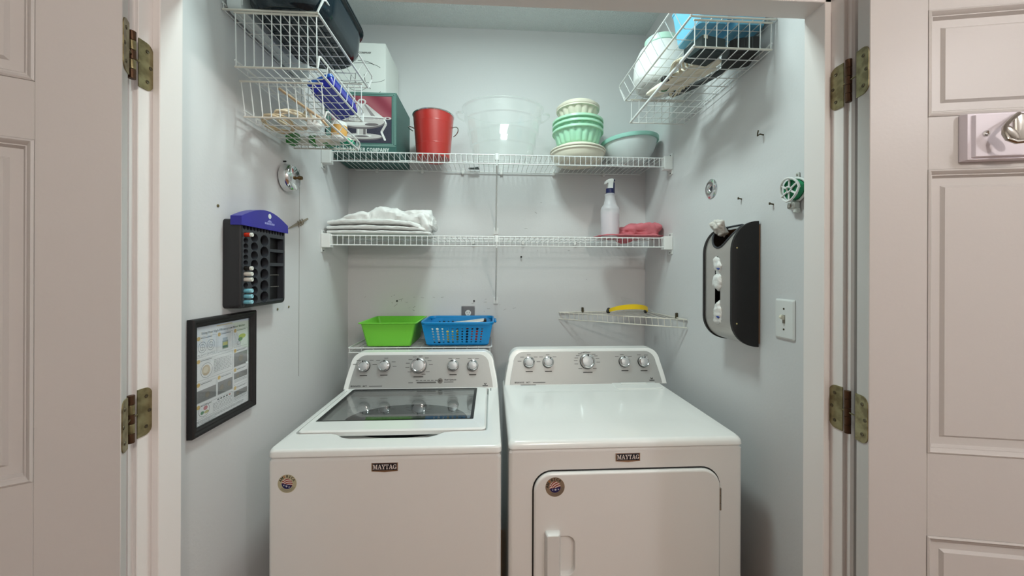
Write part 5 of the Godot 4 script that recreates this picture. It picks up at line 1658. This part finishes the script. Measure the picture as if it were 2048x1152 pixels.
	obj("cover_plate", s, mat(c8(126, 126, 130), 0.4, 0.6), o)
	for k in [-1, 1]:
		s = Shape.new()
		lathe(s, [[0.0, 0.0], [0.016, 0.0], [0.0155, 0.0016], [0.0, 0.0016]], Transform3D(Basis.IDENTITY, Vector3(0, 0.0195 * k, 0.0048)) * turned(Vector3.RIGHT, 90.0), 24)
		var rc := obj("socket", s, M.plastic_white, o)
		s = Shape.new()
		for x in [-0.0058, 0.0058]: bx(s, Vector3(x, 0.0195 * k + 0.003, 0.0066), Vector3(0.0022, 0.008, 0.0006), 0.0002)
		bx(s, Vector3(0, 0.0195 * k - 0.008, 0.0066), Vector3(0.004, 0.004, 0.0006), 0.0002)
		obj("slots", s, M.black, rc)

func poster() -> Image:
	var w := 640; var h := 820
	var im := Image.create(w, h, false, Image.FORMAT_RGB8)
	im.fill(c8(244, 243, 246))
	var line := c8(120, 122, 130); var ink := c8(70, 70, 78); var gold := c8(222, 178, 66)
	var frame := func(x: int, y: int, ww: int, hh: int) -> void:
		for e in [[x, y, ww, 2], [x, y + hh, ww, 2], [x, y, 2, hh], [x + ww, y, 2, hh]]: im.fill_rect(Rect2i(e[0], e[1], e[2], e[3]), line)
		oval(im, Vector2(x + 16, y + 10), Vector2(17, 17), gold)
		im.fill_rect(Rect2i(x + 38, y + 8, 120, 5), ink)
	var rng := RandomNumberGenerator.new()
	rng.seed = 8
	var lines := func(x: int, y: int, ww: int, n: int, gap := 9) -> void:
		for i in n:
			var at := x
			while at < x + ww - 14:
				var l := rng.randi_range(8, 30)
				im.fill_rect(Rect2i(at, y + i * gap, mini(l, x + ww - at), 3), ink)
				at += l + 6
	im.fill_rect(Rect2i(230, 18, 190, 9), c8(226, 200, 140))
	frame.call(20, 92, 205, 165); frame.call(243, 92, 180, 165); frame.call(440, 92, 180, 165)
	frame.call(20, 280, 403, 170); frame.call(440, 280, 180, 160)
	frame.call(20, 472, 205, 160); frame.call(243, 472, 180, 160); frame.call(440, 460, 180, 150)
	frame.call(20, 655, 403, 110); frame.call(440, 628, 180, 130)
	for c in [Vector2(75, 178), Vector2(165, 172)]:
		oval(im, c, Vector2(42, 46), ink, 0.93); oval(im, c, Vector2(24, 28), ink, 0.88); stroke(im, c - Vector2(20, 0), c + Vector2(20, 6), 2, ink); stroke(im, c - Vector2(0, 24), c + Vector2(4, 24), 2, ink)
	lines.call(28, 236, 190, 2)
	im.fill_rect(Rect2i(300, 140, 60, 24), c8(186, 190, 200)); im.fill_rect(Rect2i(296, 166, 70, 74), c8(150, 158, 150)); im.fill_rect(Rect2i(302, 180, 58, 30), c8(210, 200, 90)); im.fill_rect(Rect2i(302, 212, 58, 20), c8(60, 110, 70))
	oval(im, Vector2(550, 165), Vector2(48, 22), c8(196, 198, 70)); oval(im, Vector2(525, 190), Vector2(30, 18), c8(90, 130, 80)); oval(im, Vector2(505, 222), Vector2(28, 16), ink, 0.86)
	for k in 4: stroke(im, Vector2(450 + k * 14, 130), Vector2(470 + k * 18, 250), 2, ink)
	oval(im, Vector2(120, 378), Vector2(62, 62), ink, 0.95); oval(im, Vector2(115, 376), Vector2(44, 44), c8(204, 180, 146)); oval(im, Vector2(112, 374), Vector2(26, 26), c8(228, 214, 190))
	lines.call(200, 312, 210, 9, 13)
	var dial := func(x: int, y: int, ww: int, hh: int, cs: Array) -> void:
		for yy in hh: im.fill_rect(Rect2i(x, y + yy, ww, 1), c8(128, 122, 124).lerp(c8(92, 86, 86), float(yy) / hh))
		for c in cs: oval(im, Vector2(x + c[0], y + c[1]), Vector2(c[2], c[2]), c8(122, 104, 84)); oval(im, Vector2(x + c[0], y + c[1]), Vector2(c[2], c[2]), c8(70, 62, 58), 0.9)
	dial.call(443, 312, 176, 126, [[88, 60, 34]])
	dial.call(23, 530, 201, 100, [[108, 56, 26]]); dial.call(246, 520, 176, 110, [[44, 56, 26], [138, 50, 26]])
	dial.call(443, 500, 176, 56, [[48, 28, 20]]); dial.call(443, 668, 176, 52, [[48, 26, 20]])
	lines.call(450, 566, 160, 3); lines.call(450, 726, 160, 3)
	oval(im, Vector2(95, 705), Vector2(58, 52), ink, 0.95); oval(im, Vector2(110, 690), Vector2(22, 18), c8(204, 110, 120)); oval(im, Vector2(76, 722), Vector2(18, 14), c8(70, 140, 90)); oval(im, Vector2(120, 726), Vector2(24, 12), c8(200, 190, 120))
	for k in 5: im.fill_rect(Rect2i(240 + k * 34, 664, 22, 12), [ink, c8(40, 40, 44), c8(40, 40, 44), c8(40, 40, 44), c8(170, 60, 50)][k])
	lines.call(190, 688, 225, 6, 12)
	lines.call(20, 778, 560, 3, 8); lines.call(20, 804, 200, 2, 8)
	return im

func instruction_frame() -> void:
	var yc := 1.1425; var zc := -1.119; var w := 0.256; var h := 0.306
	var o := thing("instruction_frame", "black framed washing instruction sheet under glass on the left wall", "picture frame", Vector3(XL, yc, zc))
	var t := facing_x(Vector3(0.0005, 0, 0), 1)
	var prof := [[0.0, 0.0], [0.0, 0.014], [0.003, 0.0175], [0.008, 0.0165], [0.012, 0.013], [0.016, 0.0125], [0.020, 0.0085], [0.022, 0.0085], [0.022, 0.002], [0.0, 0.0]]
	var ring := func(g: float, z: float) -> PackedVector3Array: return lay(rrect(w - 2 * g, h - 2 * g, 0.0003, 1), t, z)
	# four mitred mouldings
	for side in 4:
		var s := Shape.new()
		var rings := []
		var a: PackedVector2Array = PackedVector2Array(); var b := PackedVector2Array()
		var sg := [[1, 1, -1, 1], [-1, 1, -1, -1], [-1, -1, 1, -1], [1, -1, 1, 1]][side] as Array
		var ra := PackedVector3Array(); var rb := PackedVector3Array()
		for p in prof.slice(0, 9):
			ra.append(t * Vector3(sg[0] * (w / 2 - p[0]), sg[1] * (h / 2 - p[0]), p[1]))
			rb.append(t * Vector3(sg[2] * (w / 2 - p[0]), sg[3] * (h / 2 - p[0]), p[1]))
		loft(s, [ra, rb])
		obj("frame_side", s, M.soft_black, o, 0.9)
	var s := Shape.new()
	var pw := w / 2 - 0.021; var ph := h / 2 - 0.021
	sheet(s, t * Vector3(-pw, -ph, 0.004), t * Vector3(pw, -ph, 0.004), t * Vector3(pw, ph, 0.004), t * Vector3(-pw, ph, 0.004))
	var pap := obj("sheet", s, picture(poster(), 0.6), o)
	lettering("Using Your High-Efficiency Low-Water Washer", 0.0058, M.black_print, pap, t * Transform3D(Basis.IDENTITY, Vector3(0.002, ph - 0.0205, 0.0042)), 0.0003, "Droid Sans", 400, HORIZONTAL_ALIGNMENT_CENTER, 1.06)
	s = Shape.new()
	loft(s, [lay(rrect(2 * pw, 2 * ph, 0.0005, 1), t, 0.0058), lay(rrect(2 * pw, 2 * ph, 0.0005, 1), t, 0.0072)])
	obj("glass", s, M.pane, o)

func battery_rack() -> void:
	var o := thing("battery_rack", "dark grey wall rack full of round battery slots under a blue arched top", "storage rack", Vector3(XL, 1.312, -1.117))
	# local: x away from the wall is +x of the world; z runs deeper
	var d := 0.049; var w := 0.236; var h := 0.262
	var P := func(u: float, y: float, k := 0.0) -> Vector3: return Vector3(d - k, y, -u)     # u along the face, from the near end
	var s := Shape.new()
	var prof := func(x: float, g: float) -> PackedVector3Array:
		var p := PackedVector3Array()
		for q in rrect(w - 2 * g, h - 2 * g, 0.012, 4): p.append(Vector3(x, h / 2 + q.y, -w / 2 - q.x))
		return p
	loft(s, [prof.call(0.0005, 0.0), prof.call(d - 0.006, 0.0), prof.call(d - 0.001, 0.003), prof.call(d, 0.006), prof.call(d, 0.009), prof.call(d - 0.022, 0.009)], true, true)
	obj("case", s, mat(c8(36, 34, 37), 0.5), o)
	var cols := [[0.010, 0.040, 13, 0.010, 0.225, 0.36, 0.47], [0.040, 0.090, 8, 0.010, 0.225, 0.34, 0.49], [0.090, 0.140, 6, 0.010, 0.225, 0.43, 0.49]]
	s = Shape.new()
	for c in cols:
		panel(s, P.call(c[0], c[3]), P.call(c[1], c[3]), P.call(c[1], c[4]), P.call(c[0], c[4]), 1, c[2], func(_i: int, _j: int) -> Vector2: return Vector2(c[5], c[6]), 0.02, 16)
	for c in [[0.010, 0.132], [0.132, 0.178], [0.178, 0.225]]:
		panel(s, P.call(0.140, c[0]), P.call(0.227, c[0]), P.call(0.227, c[1]), P.call(0.140, c[1]), 1, 1, func(_i: int, _j: int) -> Vector2: return Vector2(0.45, 0.5 - 0.005 / (c[1] - c[0])), 0.02, 4, true)
	panel(s, P.call(0.010, 0.225), P.call(0.227, 0.225), P.call(0.227, 0.254), P.call(0.010, 0.254), 14, 1, func(_i: int, _j: int) -> Vector2: return Vector2(0.44, 0.28), 0.02, 12)
	obj("slot_plate", s, M.dark, o)
	s = Shape.new()
	bx2(s, Vector3(d - 0.0225, 0.012, -0.225), Vector3(d - 0.021, 0.25, -0.012), 0.0003)
	obj("slot_backs", s, M.black, o)
	for y in [0.058, 0.097]:
		s = Shape.new()
		rod(s, Vector3(d - 0.012, y, -0.152), Vector3(d - 0.003, y, -0.196), 0.0012, 6)
		lathe(s, [[0.0, -0.003], [0.003, 0.0], [0.0, 0.003]], Transform3D(Basis.IDENTITY, Vector3(d - 0.003, y, -0.196)), 10)
		obj("pocket_pin", s, M.nickel, o)
	# arched blue top
	var arch := PackedVector2Array()
	arch.append(Vector2(-w / 2 - 0.004, 0.0)); arch.append(Vector2(w / 2 + 0.006, 0.0))
	for i in 15:
		var f := i / 14.0
		arch.append(Vector2(lerpf(w / 2 + 0.004, -w / 2 - 0.004, f), 0.023 + 0.037 * sin(PI * lerpf(0.03, 1.0 - 0.03, f))))
	s = Shape.new()
	var ft := Transform3D(Basis(Vector3(0, 0, -1), Vector3.UP, Vector3(1, 0, 0)), Vector3(0.024, 0.243, -w / 2))
	extrude(s, arch, 0.0, 0.031, ft)
	var blue := mat(c8(40, 34, 150), 0.3)
	obj("arched_top", s, blue, o)
	s = Shape.new()
	lathe(s, [[0.0, 0.0], [0.008, 0.0], [0.008, 0.0008], [0.0, 0.0008]], ft * Transform3D(Basis.IDENTITY, Vector3(0.014, 0.044, 0.031)) * turned(Vector3.RIGHT, 90.0), 20)
	obj("white_dot", s, M.white_print, o)
	s = Shape.new()
	extrude(s, PackedVector2Array([Vector2(-0.012, 0.0), Vector2(0.012, 0.0), Vector2(0.008, 0.005), Vector2(0.0, 0.0075), Vector2(-0.008, 0.005)]), 0.031, 0.0314, ft * Transform3D(Basis.IDENTITY, Vector3(0.014, 0.0245, 0)))
	for i in 6: bx(s, Vector3(0.014 - 0.0225 + 0.009 * i, 0.0195, 0.0312), Vector3(0.0074, 0.0066, 0.0006), 0.0001, ft)
	obj("logo_print", s, mat(c8(150, 152, 214), 0.5), o)
	# batteries in the first column of slots
	var shapes := {}
	var y0 := 0.010; var st := 0.215 / 13.0
	var list := [[12, "red", c8(206, 52, 28), "red battery in the top left slot of the dark battery rack"], [6, "black", c8(34, 30, 26), "black battery with white tip, above the two white ones in the rack"], [5, "white", c8(228, 224, 216), "upper one of the two white batteries in the dark rack"], [4, "white", c8(228, 224, 216), "lower one of the two white batteries in the dark rack"], [2, "blue", c8(126, 196, 216), "topmost of the three light blue batteries in the dark rack"], [1, "blue", c8(126, 196, 216), "middle one of the three light blue batteries in the dark rack"], [0, "blue", c8(126, 196, 216), "lowest of the three light blue batteries in the dark rack"]]
	var made := {}
	for b in list:
		var at := Vector3(XL + d, 1.312 + y0 + st * (b[0] + 0.5), -1.117 - 0.025)
		if made.has(b[1]):
			var c := (made[b[1]] as Node3D).duplicate() as Node3D
			c.name = "battery"
			add_child(c, true)
			c.position = at
			c.set_meta("label", b[3])
			continue
		var bt := thing("battery", b[3], "battery", at, "batteries in the wall rack")
		made[b[1]] = bt
		var tb := turned(Vector3.BACK, -90.0)
		s = Shape.new()
		lathe(s, [[0.0, -0.018], [0.0062, -0.018], [0.0062, 0.0135], [0.0, 0.0135]], tb, 16)
		obj("sleeve", s, mat(b[2], 0.35), bt)
		s = Shape.new()
		lathe(s, [[0.0, 0.0136], [0.0062, 0.0136], [0.0062, 0.0185], [0.0052, 0.0195], [0.003, 0.0195], [0.0026, 0.0187], [0.0, 0.0187]], tb, 16)
		obj("cap", s, mat(c8(222, 222, 214) if b[1] != "blue" else c8(150, 206, 220), 0.35), bt)

func bell() -> void:
	var o := thing("chrome_bell", "round chrome bell with a brass stud on the left wall above the storage rack", "bell", Vector3(XL, 1.770, -1.432))
	var t := turned(Vector3.BACK, -90.0)
	var s := Shape.new()
	lathe(s, [[0.0, 0.0005], [0.042, 0.0005], [0.044, 0.004], [0.044, 0.008], [0.0, 0.008]], t, 32)
	obj("base", s, M.dark, o)
	s = Shape.new()
	lathe(s, [[0.0, 0.006], [0.049, 0.006], [0.0505, 0.008], [0.050, 0.026], [0.047, 0.036], [0.040, 0.042], [0.026, 0.0455], [0.010, 0.047], [0.0, 0.047]], t, 48)
	obj("gong", s, M.chrome, o, 0.6)
	s = Shape.new()
	lathe(s, [[0.0, 0.047], [0.004, 0.047], [0.004, 0.053], [0.0072, 0.054], [0.0078, 0.060], [0.0065, 0.0665], [0.0, 0.068]], t, 16)
	obj("stud", s, mat(c8(110, 88, 58), 0.3, 0.9), o)
	s = Shape.new()
	rod(s, Vector3(0.0005, 0.060, 0.004), Vector3(0.010, 0.060, 0.004), 0.003, 8)
	obj("nail", s, M.black, o)

func dispenser() -> void:
	var yc := 1.1835; var zn := -1.151; var w := 0.166; var h := 0.405; var dep := 0.095
	var o := thing("bag_dispenser", "stainless steel and black plastic bag dispenser on the right wall", "bag dispenser", Vector3(XR, yc, zn))
	var prof := func(g: float, n := 12) -> PackedVector2Array:   # (distance from the wall, height), from the top round to the bottom
		var p := PackedVector2Array()
		p.append(Vector2(0.006, h - g))
		for i in n + 1:
			var a := PI / 2 * i / n
			p.append(Vector2(0.010 + (dep - 0.010 - g) * sin(a), h - 0.10 + (0.10 - g) * cos(a)))
		for i in range(1, 12): p.append(Vector2(dep - g, lerpf(h - 0.10, 0.085, i / 12.0)))
		for i in n + 1:
			var a := PI / 2 * i / n
			p.append(Vector2(0.010 + (dep - 0.010 - g) * cos(a), 0.085 - (0.085 - g) * sin(a)))
		p.append(Vector2(0.006, g))
		return p
	for e in [[0.0, 0.010], [w - 0.010, w]]:
		var s := Shape.new()
		var poly: PackedVector2Array = prof.call(0.0)
		var q := PackedVector2Array()
		for p in poly: q.append(Vector2(-p.x, p.y))
		extrude(s, q, -e[1], -e[0])
		obj("side_panel", s, M.soft_black, o)
	var s := Shape.new()
	bx2(s, Vector3(-0.0062, 0.010, -w + 0.004), Vector3(-0.0005, h - 0.012, -0.002), 0.001)
	obj("back_board", s, mat(c8(150, 108, 74), 0.6), o)
	# curved steel front with an oval filling hole on top and a long slot in the middle
	var outer: PackedVector2Array = prof.call(0.004)
	var fine := PackedVector2Array()
	for i in outer.size() - 1:
		for k in 4: fine.append(outer[i].lerp(outer[i + 1], k / 4.0))
	fine.append(outer[outer.size() - 1])
	s = Shape.new()
	var lines := []
	for i in fine.size():
		var p := fine[i]
		var half := 0.0
		if p.y > h - 0.082 and p.x > 0.022:
			half = 0.060 * sqrt(clampf((p.y - (h - 0.082)) / 0.05, 0.0, 1.0)) * sqrt(clampf((p.x - 0.022) / 0.02, 0.0, 1.0))
		elif p.y > 0.062 and p.y < 0.292:
			var y := p.y
			half = 0.015
			if y > 0.277: half = 0.015 * sqrt(maxf(0.0, 1.0 - pow((y - 0.277) / 0.015, 2.0)))
			if y < 0.077: half = 0.015 * sqrt(maxf(0.0, 1.0 - pow((0.077 - y) / 0.015, 2.0)))
		lines.append([Vector3(-p.x, p.y, -0.010), Vector3(-p.x, p.y, -w / 2 + half), Vector3(-p.x, p.y, -w / 2 - half), Vector3(-p.x, p.y, -w + 0.010)])
	for i in lines.size() - 1:
		for k in [0, 2]: s.quad(lines[i][k], lines[i][k + 1], lines[i + 1][k + 1], lines[i + 1][k])
	obj("steel_front", s, M.steel, o)
	s = Shape.new()
	var lip := PackedVector3Array()
	for side in [1, 2]:
		var part := PackedVector3Array()
		for l in lines:
			if l[1].y > h - 0.09 and absf(l[1].z - l[2].z) > 0.0005: part.append(l[side] + Vector3(-0.0005, 0, 0))
		if side == 2: part.reverse()
		lip.append_array(part)
	tube(s, lip, 0.0035, 7, true)
	obj("opening_rim", s, M.dark, o)
	var bags := [["bag_in_slot", "white plastic bag bulging at the top of the dispenser slot", Vector3(-0.080, 0.262, -w / 2), Vector3(0.020, 0.034, 0.024), 3], ["bag_in_slot", "white plastic bag with blue print in the middle of the dispenser slot", Vector3(-0.080, 0.205, -w / 2), Vector3(0.020, 0.030, 0.026), 14], ["bag_in_slot", "white plastic bag at the bottom of the dispenser slot", Vector3(-0.080, 0.098, -w / 2), Vector3(0.021, 0.042, 0.026), 25]]
	for b in bags:
		var n := thing("plastic_bag", b[1], "plastic bag", Vector3(XR, yc, zn) + b[2], "plastic bags in the dispenser")
		s = Shape.new()
		blob(s, Transform3D.IDENTITY, b[3], 0.9, 0.9, 0.010, 24.0, b[4], 56, 40)
		obj("crumpled_film", s, M.bag, n, 0.5)
		s = Shape.new()
		blob(s, Transform3D(Basis(Vector3.RIGHT, 0.5), Vector3(-0.0145, -0.008, 0.009)), Vector3(0.0045, 0.005, 0.009), 0.8, 0.8, 0.004, 60.0, 4, 20, 12)
		obj("blue_print", s, mat(c8(60, 84, 160), 0.5), n)
	var tp := thing("plastic_bag", "greyish crumpled plastic bag sticking out of the dispenser top opening", "plastic bag", Vector3(XR - 0.066, yc + 0.385, zn - 0.108), "plastic bags in the dispenser")
	s = Shape.new()
	blob(s, Transform3D(Basis(Vector3.BACK, 0.5), Vector3(0.0, 0.008, -0.004)), Vector3(0.018, 0.036, 0.026), 1.0, 0.9, 0.016, 26.0, 8, 64, 44)
	obj("crumpled_film", s, mat(c8(206, 202, 196), 0.45), tp, 0.5)
	for y in [0.075, 0.318]:
		s = Shape.new()
		lathe(s, [[0.0, 0.0], [0.0028, 0.0], [0.0022, 0.0012], [0.0, 0.0014]], Transform3D(Basis.IDENTITY, Vector3(-0.079, y, 0.0)) * turned(Vector3.RIGHT, 90.0), 10)
		obj("screw", s, mat(c8(206, 186, 130), 0.3, 0.8), o)
